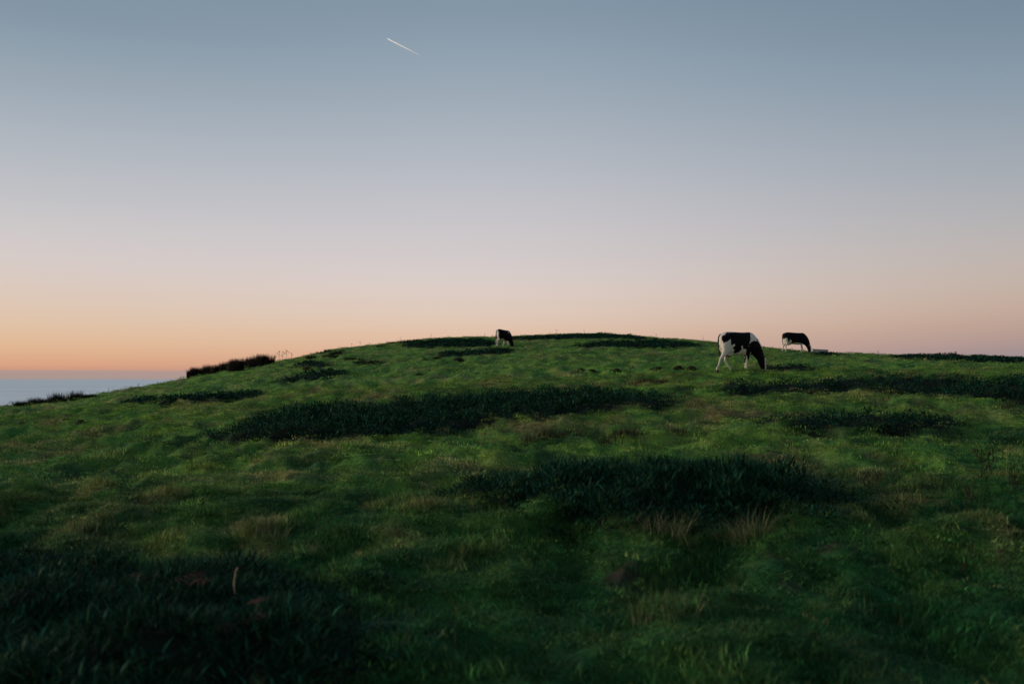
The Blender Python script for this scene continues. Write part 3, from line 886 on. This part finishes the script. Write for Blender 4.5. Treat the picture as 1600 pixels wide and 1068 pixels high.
sk = [(549, 543.5, .55, 'short dead stalk alone on the left skyline'), (562, 542, .75, 'taller dead stalk on the skyline next to a short one'), (577, 540, .4, 'small dead stalk on the skyline left of the hilltop'),
      (625, 535.2, .8, 'pair-like twiggy dead stalk above the reddish bush'), (673, 530.6, .7, 'dead stalk on the skyline above the hilltop bed'), (700, 528.3, .4, 'low dead stalk on the skyline above the hilltop bed'),
      (747, 527.3, .45, 'short dead stalk left of the lone centre cow'), (758, 527, .75, 'tall dead stalk just left of the lone centre cow'), (860, 523.6, .6, 'dead stalk on the hilltop right of the centre cow'),
      (870, 523.3, .8, 'taller dead stalk beside another on the hilltop'), (913, 522.3, .7, 'dead stalk on the highest point of the hill'), (1025, 527.8, .6, 'dead stalk on the skyline above the right hilltop bed'),
      (1100, 533.4, .6, 'dead stalk on the skyline just left of the big cow'), (1373, 554.6, .45, 'tiny dead stalk on the right skyline past the trough'), (217, 606.5, .35, 'thin stalk on the seaward skyline right of the scrub'),
      (170, 614, .3, 'short stalk on the seaward skyline beside the scrub'), (282, 593.5, .3, 'short stalk on the skyline left of the rushes')]
for i, (u, y, h, lb) in enumerate(sk):
    weed(u, y, h * .6, lb, 330 + i, twigs=3, r=.008, name='dead_stalk', cat='dead stalk', group='dead stalks on the skyline')
fg = [(1540, 775, .50, 'dark brown bushy dock stalk standing at the right', 16, .005), (1584, 785, .38, 'thin brown dock stalk at the right edge', 9, .004),
      (1516, 800, .30, 'reddish twiggy weed left of and below the dock stalk', 16, .003), (1398, 770, .36, 'wispy pale brown weed in the lower right grass', 12, .003),
      (1562, 900, .22, 'pale brown twiggy weed in the right foreground', 12, .002), (1500, 905, .16, 'low twiggy weed left of the pale one in the right foreground', 8, .002),
      (1330, 945, .14, 'single thin pale stem in the right foreground', 2, .002)]
for i, (u, y, h, lb, tw, r) in enumerate(fg):
    weed(u, y, h, lb, 370 + i, twigs=int(tw * 1.6), r=r * .8, mat=M_STRAW if i == 6 else M_RUSH if i < 2 else M_DEAD)
# pale broken stalk and rusty fronds in the near bed
def bent_stalk(u, y, pts, r, label):
    p = spot(u, y)
    v, q = tube(pts, r, r * .7, 6)
    o = obj_np('broken_stalk', np.array(v), np.array(q), M_PALE, smooth=True)
    o.location = p
    tag(o, label, 'stalk')
bent_stalk(370, 958, [(0, 0, -.05), (0.004, 0, .10), (-.004, 0, .20), (.006, 0, .27), (.02, 0, .30)], .006, 'pale broken stalk standing up out of the near leafy bed')
def frond(u, y, L, ang, label, seed, dz=.12, pitch=.35):
    g = random.Random(seed)
    p = spot(u, y, dz)
    V, T, tone = [], [], []
    n = 16
    d = Vector((math.cos(ang), math.sin(ang), 0)); s = Vector((-d.y, d.x, 0))
    def pt(t): return d * (L * t) + Vector((0, 0, L * pitch * t * (1 - .9 * t)))
    for i in range(n):
        t = i / n
        b, e = pt(t), pt(t + 1.0 / n)
        V += [tuple(b - s * .002), tuple(b + s * .002), tuple(e)]; T.append((len(V) - 3, len(V) - 2, len(V) - 1)); tone += [.2] * 3
        for sg in (-1, 1):
            wl = L * .42 * math.sin(math.pi * min(1, t + .12)) * g.uniform(.6, 1.1)
            tip = b + s * (sg * wl) + d * (wl * .45) + Vector((0, 0, -wl * g.uniform(0, .5)))
            m_ = (b + tip) / 2 + d * (wl * .14)
            m2 = (b + tip) / 2 - d * (wl * .10)
            o_ = len(V)
            V += [tuple(b), tuple(m_), tuple(tip), tuple(m2)]
            T += [(o_, o_ + 1, o_ + 2), (o_, o_ + 2, o_ + 3)]
            tone += [g.uniform(.2, 1)] * 4
    o = obj_np('dead_frond', np.array(V), np.array(T), M_RUST, attrs=dict(tone=np.array(tone)))
    o.location = p
    tag(o, label, 'dead frond', 'rusty dead fronds in the near bed')
fl = ['rusty dead frond lying leftmost in the near leafy bed', 'rusty dead frond in the middle of the leftmost group', 'rusty dead frond at the right of the leftmost group',
      'rusty dead frond hanging just right of the pale broken stalk', 'dark rusty frond below the pale broken stalk', 'lowest rusty frond in the near leafy bed']
for i, (u, y, L, a) in enumerate([(248, 935, .24, 2.7), (272, 938, .26, .5), (296, 942, .22, -.2), (390, 975, .18, -.4), (378, 1010, .20, .9), (366, 1028, .16, 2.2)]):
    frond(u, y, L, a, fl[i], 400 + i, dz=.13, pitch=.7)

# earthy mounds (gopher heaps / dung) on the upper turf
def mound(u, y, w, h, label, seed):
    g = np.random.default_rng(seed)
    p = spot(u, y, -.03)
    n, m = 18, 6
    V, Q, T = [], [], []
    for i in range(m):
        t = i / m
        for j in range(n):
            a = 2 * math.pi * j / n
            rr_ = (1 - t) ** .8 * (1 + .22 * g.normal() * (0.4 + t * .3))
            V.append((w * rr_ * math.cos(a), w * .7 * rr_ * math.sin(a), h * math.sin(t * math.pi / 2) * (1 + .12 * g.normal())))
    V.append((0, 0, h))
    for i in range(m - 1):
        for j in range(n):
            Q.append((i * n + j, i * n + (j + 1) % n, (i + 1) * n + (j + 1) % n, (i + 1) * n + j))
    for j in range(n): T.append(((m - 1) * n + j, (m - 1) * n + (j + 1) % n, m * n))
    o = obj_np('earth_mound', np.array(V), [np.array(Q), np.array(T)], M_MOUND, smooth=True)
    o.location = p
    tag(o, label, 'earth mound', 'dark earth mounds on the upper turf')
ml = [(908, 579.8, .26, .13, 'leftmost of the dark earth mounds below the hilltop'), (925, 580.8, .17, .07, 'small earth mound right of the leftmost one'), (964, 579.8, .2, .10, 'earth mound alone midway between the centre cow and the big cow'),
      (1028, 578.2, .34, .12, 'widest earth mound left of the big cow'), (1060, 577.6, .26, .15, 'dark humped earth mound second nearest the big cow'), (1080, 577, .22, .13, 'earth mound nearest the big cow'),
      (682, 563.5, .26, .1, 'earth mound under the thin bed at the centre cow'), (716, 562, .3, .12, 'broad earth mound left of and below the centre cow'), (690, 556.8, .3, .1, 'earth mound touching the thin bed left end'),
      (665, 562.6, .2, .1, 'small earth mound left of the one under the thin bed'), (636, 564.6, .18, .08, 'tiny earth mound on the upper left turf'), (480, 577.8, .3, .12, 'earth mound on the left slope under the small bed'),
      (128, 660, .16, .10, 'dark earth mound on the lower left slope'), (36, 664, .16, .12, 'dark earth mound near the left edge'), (105, 655.5, .14, .07, 'small earth mound left of and above another on the lower left slope'),
      (655, 585, .2, .07, 'low earth mound on open turf above the long bed'), (762, 597, .16, .06, 'low earth mound right above the middle of the long bed')]
for i, (u, y, w, h, lb) in enumerate(ml):
    mound(u, y, w, h, lb, 450 + i)

# ------------------------------------------------------------------ cows
def loft(rings, k=20, cap=True):
    """rings: (centre, axis_a (vec), axis_b (vec)) -> V, Q, T closed"""
    V, Q, T = [], [], []
    for c, a, b in rings:
        for j in range(k):
            an = 2 * math.pi * j / k
            V.append(c + a * math.cos(an) + b * math.sin(an))
    n = len(rings)
    for i in range(n - 1):
        for j in range(k):
            j2 = (j + 1) % k
            Q.append((i * k + j, i * k + j2, (i + 1) * k + j2, (i + 1) * k + j))
    V.append(rings[0][0]); V.append(rings[-1][0])
    for j in range(k):
        j2 = (j + 1) % k
        T.append((n * k, j2, j)); T.append((n * k + 1, (n - 1) * k + j, (n - 1) * k + j2))
    return V, Q, T
def chain_rings(pts):
    """pts: (x,y,z, r in plane, r lateral); lateral axis is y. rounded ends"""
    P = [Vector(p[:3]) for p in pts]
    res = []
    for i, p in enumerate(pts):
        d = (P[min(i + 1, len(P) - 1)] - P[max(i - 1, 0)]).normalized()
        a = Vector((0, 1, 0)).cross(d)
        if a.length < 1e-4: a = Vector((1, 0, 0))
        a.normalize(); b = d.cross(a).normalized()
        res.append((P[i], a, b, p[3], p[4], d))
    rings = []
    c, a, b, ra, rb, d = res[0]; e = min(ra, rb)
    for s in (.98, .8, .45): rings.append((c - d * e * s, a * ra * math.sqrt(1 - s * s), b * rb * math.sqrt(1 - s * s)))
    for i in range(len(res)):
        c, a, b, ra, rb, d = res[i]
        rings.append((c, a * ra, b * rb))
        if i < len(res) - 1:
            c2, a2, b2, ra2, rb2, _ = res[i + 1]
            rings.append(((c + c2) / 2, (a + a2).normalized() * (ra + ra2) / 2, (b + b2).normalized() * (rb + rb2) / 2))
    c, a, b, ra, rb, d = res[-1]; e = min(ra, rb)
    for s in (.45, .8, .98): rings.append((c + d * e * s, a * ra * math.sqrt(1 - s * s), b * rb * math.sqrt(1 - s * s)))
    return rings
def Z8(pts):   # outline read off the side view (eight photo pixels to one) into metres
    return np.array([((px - 450) * .00278, (640 - py) * .00278) for px, py in pts])
# coat of the near cow: black areas seen from the side
BLK_MAIN = [Z8([(262, 232), (285, 200), (330, 168), (400, 160), (470, 150), (478, 120), (610, 120), (606, 180), (584, 262), (566, 300), (536, 366), (528, 380), (512, 362), (480, 368), (478, 340), (470, 326), (456, 332), (462, 356), (466, 372),
                 (440, 402), (405, 416), (384, 404), (390, 376), (372, 352), (388, 318), (382, 300), (362, 322), (346, 316), (352, 280), (342, 246), (318, 268), (290, 292), (270, 292), (266, 262)]),
            Z8([(568, 302), (600, 280), (640, 263), (720, 268), (748, 300), (800, 400), (840, 455), (832, 520), (838, 640), (730, 640), (700, 520), (660, 470), (628, 440), (610, 405), (598, 410), (596, 450), (604, 500), (596, 540), (575, 545), (560, 490), (545, 430), (530, 400), (536, 360), (556, 330)]),
            Z8([(690, 225), (712, 232), (732, 262), (700, 258)])]
BLK_RIGHT = [Z8([(225, 200), (245, 150), (300, 172), (330, 110), (600, 110), (640, 175), (660, 190), (672, 165), (700, 190), (760, 280), (820, 400), (838, 470), (825, 640), (700, 640), (690, 520), (640, 470), (600, 420), (560, 405), (470, 400), (400, 420), (392, 360),
                  (362, 330), (352, 400), (322, 370), (318, 310), (290, 290), (262, 330), (250, 300)])]
BLK_MID = [Z8([(276, 165), (330, 120), (600, 110), (640, 160), (720, 190), (800, 300), (880, 450), (900, 700), (690, 700), (690, 520), (640, 450), (600, 440), (570, 470), (520, 430), (450, 410), (395, 400), (370, 450), (330, 420), (290, 380), (278, 260)])]
BLK_MID_HOLE = Z8([(560, 215), (590, 190), (610, 205), (585, 235)])
def cow_materials():
    m, t = new_mat('cow_coat')
    a = N(t, 'ShaderNodeAttribute', attribute_type='GEOMETRY', attribute_name='coat')
    tcn = N(t, 'ShaderNodeTexCoord')
    n1 = N(t, 'ShaderNodeTexNoise'); n1.inputs['Scale'].default_value = 9; n1.inputs['Detail'].default_value = 5
    t.links.new(tcn.outputs['Object'], n1.inputs['Vector'])
    wcol = mixc(t, (0.84, 0.77, 0.66, 1), (0.60, 0.52, 0.41, 1), n1.outputs[0])
    sx = N(t, 'ShaderNodeSeparateXYZ'); t.links.new(tcn.outputs['Object'], sx.inputs[0])
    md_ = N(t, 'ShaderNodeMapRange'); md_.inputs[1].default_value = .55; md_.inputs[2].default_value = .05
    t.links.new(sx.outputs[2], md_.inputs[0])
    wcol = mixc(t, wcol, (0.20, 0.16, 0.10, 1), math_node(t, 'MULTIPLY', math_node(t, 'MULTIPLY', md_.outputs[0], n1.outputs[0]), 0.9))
    bcol = mixc(t, (0.003, 0.003, 0.003, 1), (0.008, 0.006, 0.006, 1), n1.outputs[0])
    mr_ = N(t, 'ShaderNodeMapRange'); mr_.inputs[1].default_value = .42; mr_.inputs[2].default_value = .58
    t.links.new(a.outputs['Fac'], mr_.inputs[0])
    c = mixc(t, wcol, bcol, mr_.outputs[0])
    pk = N(t, 'ShaderNodeAttribute', attribute_type='GEOMETRY', attribute_name='bare')
    c = mixc(t, c, (0.30, 0.17, 0.14, 1), pk.outputs['Fac'])
    p = N(t, 'ShaderNodeBsdfPrincipled'); t.links.new(c, p.inputs['Base Color'])
    p.inputs['Roughness'].default_value = 0.62; p.inputs['Specular IOR Level'].default_value = 0.06
    n2 = N(t, 'ShaderNodeTexNoise'); n2.inputs['Scale'].default_value = 60
    t.links.new(tcn.outputs['Object'], n2.inputs['Vector'])
    bn = N(t, 'ShaderNodeBump'); bn.inputs['Strength'].default_value = .25; bn.inputs['Distance'].default_value = .01
    t.links.new(n2.outputs[0], bn.inputs['Height']); t.links.new(bn.outputs[0], p.inputs['Normal'])
    out = N(t, 'ShaderNodeOutputMaterial'); t.links.new(p.outputs[0], out.inputs[0])
    return m
M_COAT = cow_materials()
M_HOOF = plain('hoof_horn', (0.05, 0.04, 0.03), .6)
M_EYE = plain('cow_eye', (0.006, 0.005, 0.004), .15, .1)
M_TAIL = plain('tail_hair', (0.030, 0.020, 0.014), .8)
M_EARB = plain('ear_black', (0.012, 0.010, 0.009), .8)
M_EARW = plain('ear_pale', (0.42, 0.34, 0.26), .8)
M_UDDER = plain('udder_skin', (0.34, 0.20, 0.16), .7)

def build_cow(loc, yaw, pitch, size, kx, kf, legs, black, label, ears='black', hole=None, white_face=True, head_dx=0.0, neck_black=True, seed=0):
    """local x forward, side view as measured; kx stretches the trunk"""
    def X(x): return x * kx if x < 0 else x * kf if x < .45 else .45 * kf + (x - .45)
    parts = []
    # trunk: x, top, bottom, half width, power of section
    st = [(-.545, 1.17, .93, .10), (-.50, 1.26, .78, .19), (-.42, 1.32, .66, .245), (-.30, 1.355, .60, .275), (-.15, 1.350, .575, .285), (.0, 1.340, .555, .305), (.15, 1.335, .545, .315),
          (.28, 1.335, .55, .305), (.40, 1.345, .565, .26), (.50, 1.345, .585, .215), (.60, 1.30, .60, .18), (.68, 1.22, .64, .15), (.74, 1.12, .72, .12)]
    rings = []
    for x, zt, zb, w in st:
        zc = (zt + zb) / 2; hh = (zt - zb) / 2
        rings.append((Vector((X(x), 0, zc)), Vector((0, w, 0)), Vector((0, 0, hh)), hh, w))
    k = 28
    V, Q, T = [], [], []
    for c, a, b, hh, w in rings:
        for j in range(k):
            an = 2 * math.pi * j / k
            ca, sa = math.cos(an), math.sin(an)
            # fuller low barrel, roof-shaped back
            zz = math.copysign(abs(sa) ** .95, sa)
            ww = math.copysign(abs(ca) ** (.9 if sa < 0 else 1.15), ca)
            V.append(Vector((c.x, w * ww, c.z + hh * zz)))
    for i in range(len(rings) - 1):
        for j in range(k):
            j2 = (j + 1) % k
            Q.append((i * k + j, i * k + j2, (i + 1) * k + j2, (i + 1) * k + j))
    nn = len(rings)
    V.append(rings[0][0]); V.append(rings[-1][0])
    for j in range(k):
        j2 = (j + 1) % k
        T.append((nn * k, j2, j)); T.append((nn * k + 1, (nn - 1) * k + j, (nn - 1) * k + j2))
    parts.append((V, Q, T))
    def ch(pts): parts.append(loft(chain_rings(pts)))
    h = head_dx
    # neck, head
    ch([(X(.46), 0, 1.06, .27, .14), (X(.61), 0, .91, .265, .12), (X(.72), 0, .76, .235, .10), (X(.80) + h * .5, 0, .62, .195, .09), (X(.87) + h, 0, .50, .155, .09)])
    ch([(X(.89) + h, 0, .49, .14, .095), (X(.925) + h, 0, .40, .158, .10), (X(.955) + h, 0, .29, .138, .085), (X(.975) + h, 0, .18, .112, .070), (X(.99) + h, 0, .09, .098, .070), (X(.995) + h, 0, .055, .082, .062)])
    # dewlap/brisket, withers, hooks, pins
    ch([(X(.50), 0, .70, .14, .10), (X(.60), 0, .66, .10, .06)])
    for s in (-1, 1):
        ch([(X(-.30), s * .205, 1.25, .07, .05), (X(-.22), s * .19, 1.23, .06, .05)])
        ch([(X(-.50), s * .10, 1.16, .06, .05), (X(-.46), s * .11, 1.12, .07, .05)])
        ch([(X(.42), s * .16, 1.15, .10, .06), (X(.46), s * .17, .92, .13, .07), (X(.44), s * .15, .76, .10, .06)])     # shoulder
    feet = []
    for which, s, off in legs:
        y = s * (.15 if which == 'h' else .135)
        if which == 'h':
            pts = off
            ch([(X(-.38), s * .135, 1.02, .16, .10), (X(-.36), s * .15, .86, .18, .105)] + [(X(p[0]) if i < 1 else p[0] + (X(-.36) + .36), y, p[1], p[2], p[3]) for i, p in enumerate(pts)])
        else:
            ch([(X(.42), s * .14, .86, .12, .075)] + [(p[0] + (X(.4) - .4), y, p[1], p[2], p[3]) for p in off])
        last = off[-1]
        fx = last[0] + ((X(-.36) + .36) if which == 'h' else (X(.4) - .4))
        feet.append((fx, y))
    # udder / belly fold
    ch([(X(-.30), 0, .62, .10, .13), (X(-.18), 0, .60, .08, .11)])
    allV, Q2, T2 = [], [], []
    for V, Q, T in parts:
        o_ = len(allV)
        allV += [tuple(v) for v in V]
        Q2 += [tuple(x + o_ for x in f) for f in Q]; T2 += [tuple(x + o_ for x in f) for f in T]
    me = mesh_np('body', np.array(allV), [np.array(Q2), np.array(T2)])
    tmp = bpy.data.objects.new('body_source', me); C.objects.link(tmp)
    md = tmp.modifiers.new('r', 'REMESH'); md.mode = 'VOXEL'; md.voxel_size = .016
    sm = tmp.modifiers.new('s', 'SMOOTH'); sm.factor = .5; sm.iterations = 4
    dg = bpy.context.evaluated_depsgraph_get(); dg.update()
    body_me = bpy.data.meshes.new_from_object(tmp.evaluated_get(dg))
    bpy.data.objects.remove(tmp)
    body_me.name = 'body'
    n = len(body_me.vertices)
    co = np.zeros(n * 3, np.float32); body_me.vertices.foreach_get('co', co); co = co.reshape(-1, 3)
    # back to unstretched coordinates for the coat
    ux = np.where(co[:, 0] < 0, co[:, 0] / kx, np.where(co[:, 0] < .45 * kf, co[:, 0] / kf, co[:, 0] - .45 * kf + .45))
    wob = .020 * fbm(co[:, 0] * 13 + seed, co[:, 2] * 9 + co[:, 1] * 2, 7 + seed, 2)
    wob2 = .020 * fbm(co[:, 0] * 12 + 40, co[:, 2] * 12 + 9 - co[:, 1] * 2, 17 + seed, 2)
    # the two sides do not match exactly
    sh = np.where(co[:, 1] > 0, .05 * np.sin(co[:, 2] * 7 + seed), 0)
    coat = np.zeros(n)
    for P in black:
        coat = np.maximum(coat, np.where(in_poly(P, ux + wob + sh, co[:, 2] + wob2), 1.0, 0.0))
    if hole is not None:
        coat[in_poly(hole, ux + wob, co[:, 2] + wob2)] = 0
    hx0 = X(.90) + h
    if white_face:
        face = (co[:, 0] > hx0 + .085 + .06 * (.5 - co[:, 2]) ) & (co[:, 2] < .52)
        coat[face & (np.abs(co[:, 1]) < .10)] = 0
    legm = (co[:, 2] < .30) & (co[:, 0] < X(.6))
    coat[legm] = 0
    bare = np.where((co[:, 2] < .085) & (co[:, 0] > hx0), .7, 0.0)
    body_me.attributes.new('coat', 'FLOAT', 'POINT').data.foreach_set('value', coat.astype(np.float32))
    body_me.attributes.new('bare', 'FLOAT', 'POINT').data.foreach_set('value', bare.astype(np.float32))
    body_me.polygons.foreach_set('use_smooth', np.ones(len(body_me.polygons), bool))
    body_me.materials.clear(); body_me.materials.append(M_COAT)
    root = empty('cow', loc)
    root.rotation_euler = Matrix.Rotation(yaw, 4, 'Z').to_3x3().__matmul__(Matrix.Rotation(pitch, 4, 'Y').to_3x3()).to_euler()
    root.scale = (size, size, size)
    tag(root, label, 'cow', 'black and white cows grazing on the hill')
    link(bpy.data.objects.new('body', body_me), root)
    def part(nm, VQT, mat, smooth=True):
        V, Q, T = VQT
        return obj_np(nm, np.array([tuple(v) for v in V]), [np.array(Q), np.array(T)], mat, root, smooth)
    # tail hanging down behind, with a switch
    part('tail', loft(chain_rings([(X(-.50), 0, 1.24, .035, .035), (X(-.55), 0, 1.16, .026, .026), (X(-.555), .01, .95, .022, .022), (X(-.54), .015, .72, .020, .020),
                                   (X(-.52), .02, .62, .030, .030), (X(-.50), .02, .52, .022, .022)]), 10), M_TAIL)
    for fx, fy in feet:
        part('hoof', loft([(Vector((fx + .00, fy, .062)), Vector((.042, 0, 0)), Vector((0, .038, 0))), (Vector((fx + .008, fy, .03)), Vector((.052, 0, 0)), Vector((0, .045, 0))),
                           (Vector((fx + .014, fy, -.02)), Vector((.062, 0, 0)), Vector((0, .05, 0)))], 12), M_HOOF)
    for s in (-1, 1):
        ex, ez = hx0 - .005, .535
        part('ear', loft([(Vector((ex, s * .07, ez)), Vector((.018, 0, 0)), Vector((0, 0, .018))),
                          (Vector((ex + .01, s * .12, ez - .01)), Vector((.045, 0, .01)), Vector((0, 0.008, .020))),
                          (Vector((ex + .02, s * .17, ez - .03)), Vector((.048, 0, .01)), Vector((0, .008, .016))),
                          (Vector((ex + .03, s * .225, ez - .055)), Vector((.012, 0, 0)), Vector((0, .004, .006)))], 10), M_EARB if ears == 'black' else M_EARW)
        part('eye', loft(chain_rings([(hx0 + .055, s * .088, .40, .016, .012), (hx0 + .06, s * .088, .385, .016, .012)]), 10), M_EYE)
    part('udder', loft(chain_rings([(X(-.33), 0, .585, .07, .09), (X(-.24), 0, .56, .075, .095), (X(-.15), 0, .575, .05, .07)]), 14), M_UDDER)
    return root
def leg_h(ax, az, hock, mid, foot):
    return [(ax[0], ax[1], .135, .085), (az[0], az[1], .074, .054), (hock[0], hock[1], .049, .037), (mid[0], mid[1], .033, .028), (foot[0] - .008, .10, .041, .036), (foot[0], .055, .040, .038)]
def leg_f(el_, knee, mid, foot):
    return [(el_[0], el_[1], .088, .062), ((el_[0] + knee[0]) / 2, (el_[1] + knee[1]) / 2, .060, .046), (knee[0], knee[1], .046, .042), (mid[0], mid[1], .032, .030), (foot[0] - .006, .10, .040, .036), (foot[0], .055, .040, .038)]
main_legs = [('h', -1, leg_h((-.385, .70), (-.50, .54), (-.60, .42), (-.66, .22), (-.72, 0))),
             ('h', 1, leg_h((-.27, .66), (-.24, .52), (-.28, .40), (-.18, .21), (-.06, 0))),
             ('f', -1, leg_f((.35, .62), (.30, .34), (.285, .20), (.29, 0))),
             ('f', 1, leg_f((.41, .62), (.40, .34), (.39, .20), (.38, 0)))]
p = spot(1151.5, 580.5, .0)
p.z = H1(p.x, p.y) - .035
build_cow(p, R(14), R(0), 1.0, 1.21, 1.0, main_legs, BLK_MAIN,
          'nearest and largest cow, black and white with a white band over the shoulder, grazing', seed=1)
right_legs = [('h', -1, leg_h((-.33, .68), (-.36, .54), (-.43, .42), (-.42, .22), (-.41, 0))),
              ('h', 1, leg_h((-.33, .68), (-.40, .54), (-.50, .42), (-.53, .22), (-.56, 0))),
              ('f', -1, leg_f((.38, .62), (.37, .36), (.37, .20), (.38, 0))),
              ('f', 1, leg_f((.44, .62), (.52, .36), (.59, .20), (.66, 0)))]
p2 = spot(1240, 549.8)
p2.z -= .06
build_cow(p2, R(4), R(2), .87, 1.40, 1.28, right_legs, BLK_RIGHT,
          'mostly black cow with white belly grazing on the right skyline beside the pale trough', ears='pale', seed=4)
mid_legs = [('h', -1, leg_h((-.35, .68), (-.40, .54), (-.47, .42), (-.45, .22), (-.44, 0))),
            ('h', 1, leg_h((-.30, .68), (-.33, .54), (-.39, .42), (-.36, .22), (-.33, 0))),
            ('f', -1, leg_f((.42, .62), (.47, .34), (.50, .20), (.54, 0))),
            ('f', 1, leg_f((.36, .62), (.29, .34), (.24, .20), (.20, 0)))]
p3 = spot(783.5, 542)
p3.z -= .04
build_cow(p3, R(36), R(6), .87, 1.04, .98, mid_legs, BLK_MID,
          'small far cow seen from behind at an angle, grazing alone on top of the hill', hole=BLK_MID_HOLE, white_face=False, seed=9)
print('cow depth', p, p2, p3)

# ------------------------------------------------------------------ water trough on the right skyline
def box_mesh(x0, x1, y0, y1, z0, z1, tx=0, ty=0):
    V = [(x0 + tx, y0 + ty, z0), (x1 - tx, y0 + ty, z0), (x1 - tx, y1 - ty, z0), (x0 + tx, y1 - ty, z0), (x0, y0, z1), (x1, y0, z1), (x1, y1, z1), (x0, y1, z1)]
    Q = [(0, 3, 2, 1), (4, 5, 6, 7), (0, 1, 5, 4), (1, 2, 6, 5), (2, 3, 7, 6), (3, 0, 4, 7)]
    return V, Q
M_TROUGH = plain('galvanised_trough', (0.36, 0.38, 0.37), .6, .2, 6, .4)
tp = spot(1281, 551.3)
tr_ = empty('water_trough', (tp.x, tp.y, tp.z - .07), R(-6))
tr_.rotation_euler = (0, R(3.5), R(-8))
tag(tr_, 'long low pale metal trough half hidden in the grass on the right skyline', 'trough')
l2, w2, hh2 = .46, .24, .22
out_ = [(-l2, -w2), (l2, -w2), (l2, w2), (-l2, w2)]
V, Q = [], []
for z, sc_ in ((0, .86), (hh2, 1.0), (hh2, .94), (.04, .80)):
    V += [(a * (1 - (1 - sc_) * .4), b * sc_, z) for a, b in out_]
for i in range(3):
    for j in range(4):
        j2 = (j + 1) % 4
        Q.append((i * 4 + j, i * 4 + j2, (i + 1) * 4 + j2, (i + 1) * 4 + j))
Q += [(3, 2, 1, 0), (12, 13, 14, 15)]
obj_np('basin', np.array(V), np.array(Q), M_TROUGH, tr_)
rv, rq = [], []
for b in ((-l2 - .02, l2 + .02, -w2 - .02, -w2 + .015), (-l2 - .02, l2 + .02, w2 - .015, w2 + .02), (-l2 - .02, -l2 + .015, -w2 + .015, w2 - .015), (l2 - .015, l2 + .02, -w2 + .015, w2 - .015)):
    v, q = box_mesh(*b, hh2 + .002, hh2 + .03); o_ = len(rv); rv += v; rq += [tuple(x + o_ for x in f) for f in q]
obj_np('rim', np.array(rv), np.array(rq), M_TROUGH, tr_)
for sx in (-1, 1):
    v, q = box_mesh(sx * .34 - .03, sx * .34 + .03, -w2 * .8, w2 * .8, -.12, -.002); obj_np('leg', np.array(v), np.array(q), M_TROUGH, tr_)

# ------------------------------------------------------------------ contrail, far up
def contrail():
    m, t = new_mat('ice_trail')
    a = N(t, 'ShaderNodeAttribute', attribute_type='GEOMETRY', attribute_name='thin')
    d = N(t, 'ShaderNodeBsdfDiffuse'); d.inputs[0].default_value = (1, 1, 1, 1)
    tl_ = N(t, 'ShaderNodeBsdfTranslucent'); tl_.inputs[0].default_value = (1, 1, 1, 1)
    m1 = N(t, 'ShaderNodeMixShader'); m1.inputs[0].default_value = .5
    m1.inputs[0].default_value = 0.05
    t.links.new(d.outputs[0], m1.inputs[1]); t.links.new(tl_.outputs[0], m1.inputs[2])
    tp_ = N(t, 'ShaderNodeBsdfTransparent')
    ms = N(t, 'ShaderNodeMixShader')
    t.links.new(a.outputs['Fac'], ms.inputs[0]); t.links.new(tp_.outputs[0], ms.inputs[1]); t.links.new(m1.outputs[0], ms.inputs[2])
    out = N(t, 'ShaderNodeOutputMaterial'); t.links.new(ms.outputs[0], out.inputs[0])
    # a climbing aircraft flying away to the left: the glow of the set sun strikes the trail's near left side
    def P2(u, y, Yd):
        th = math.atan((YH - H / 2) / F)
        c_ = Vector(((u - W / 2), F, (H / 2 - y)))
        c_ = Matrix.Rotation(th, 3, 'X') @ c_
        return Vector((0, 0, EYE)) + c_ * (Yd / c_.y)
    a0, a1 = P2(605, 60, 29200.0), P2(657, 87, 27300.0)
    n = 24; k = 10
    V, Q, th = [], [], []
    for i in range(n + 1):
        t_ = i / n
        c_ = a0.lerp(a1, t_)
        r = 26 * min(1, .3 + t_ / .1) * (1 - .35 * t_)
        dr = (a1 - a0).normalized(); s = dr.cross(Vector((0, 1, 0))).normalized(); w = dr.cross(s)
        for j in range(k):
            an = 2 * math.pi * j / k
            V.append(tuple(c_ + s * r * math.cos(an) + w * r * math.sin(an)))
            th.append(max(0, 1.0 * (1 - t_) ** .8))
    for i in range(n):
        for j in range(k):
            j2 = (j + 1) % k
            Q.append((i * k + j, i * k + j2, (i + 1) * k + j2, (i + 1) * k + j))
    V = np.array(V); c0 = V.mean(0)
    o = obj_np('contrail', V - c0, np.array(Q), m, smooth=True, attrs=dict(thin=np.array(th)))
    o.location = c0
    tag(o, 'short pinkish white vapour trail high in the sky', 'contrail')
contrail()
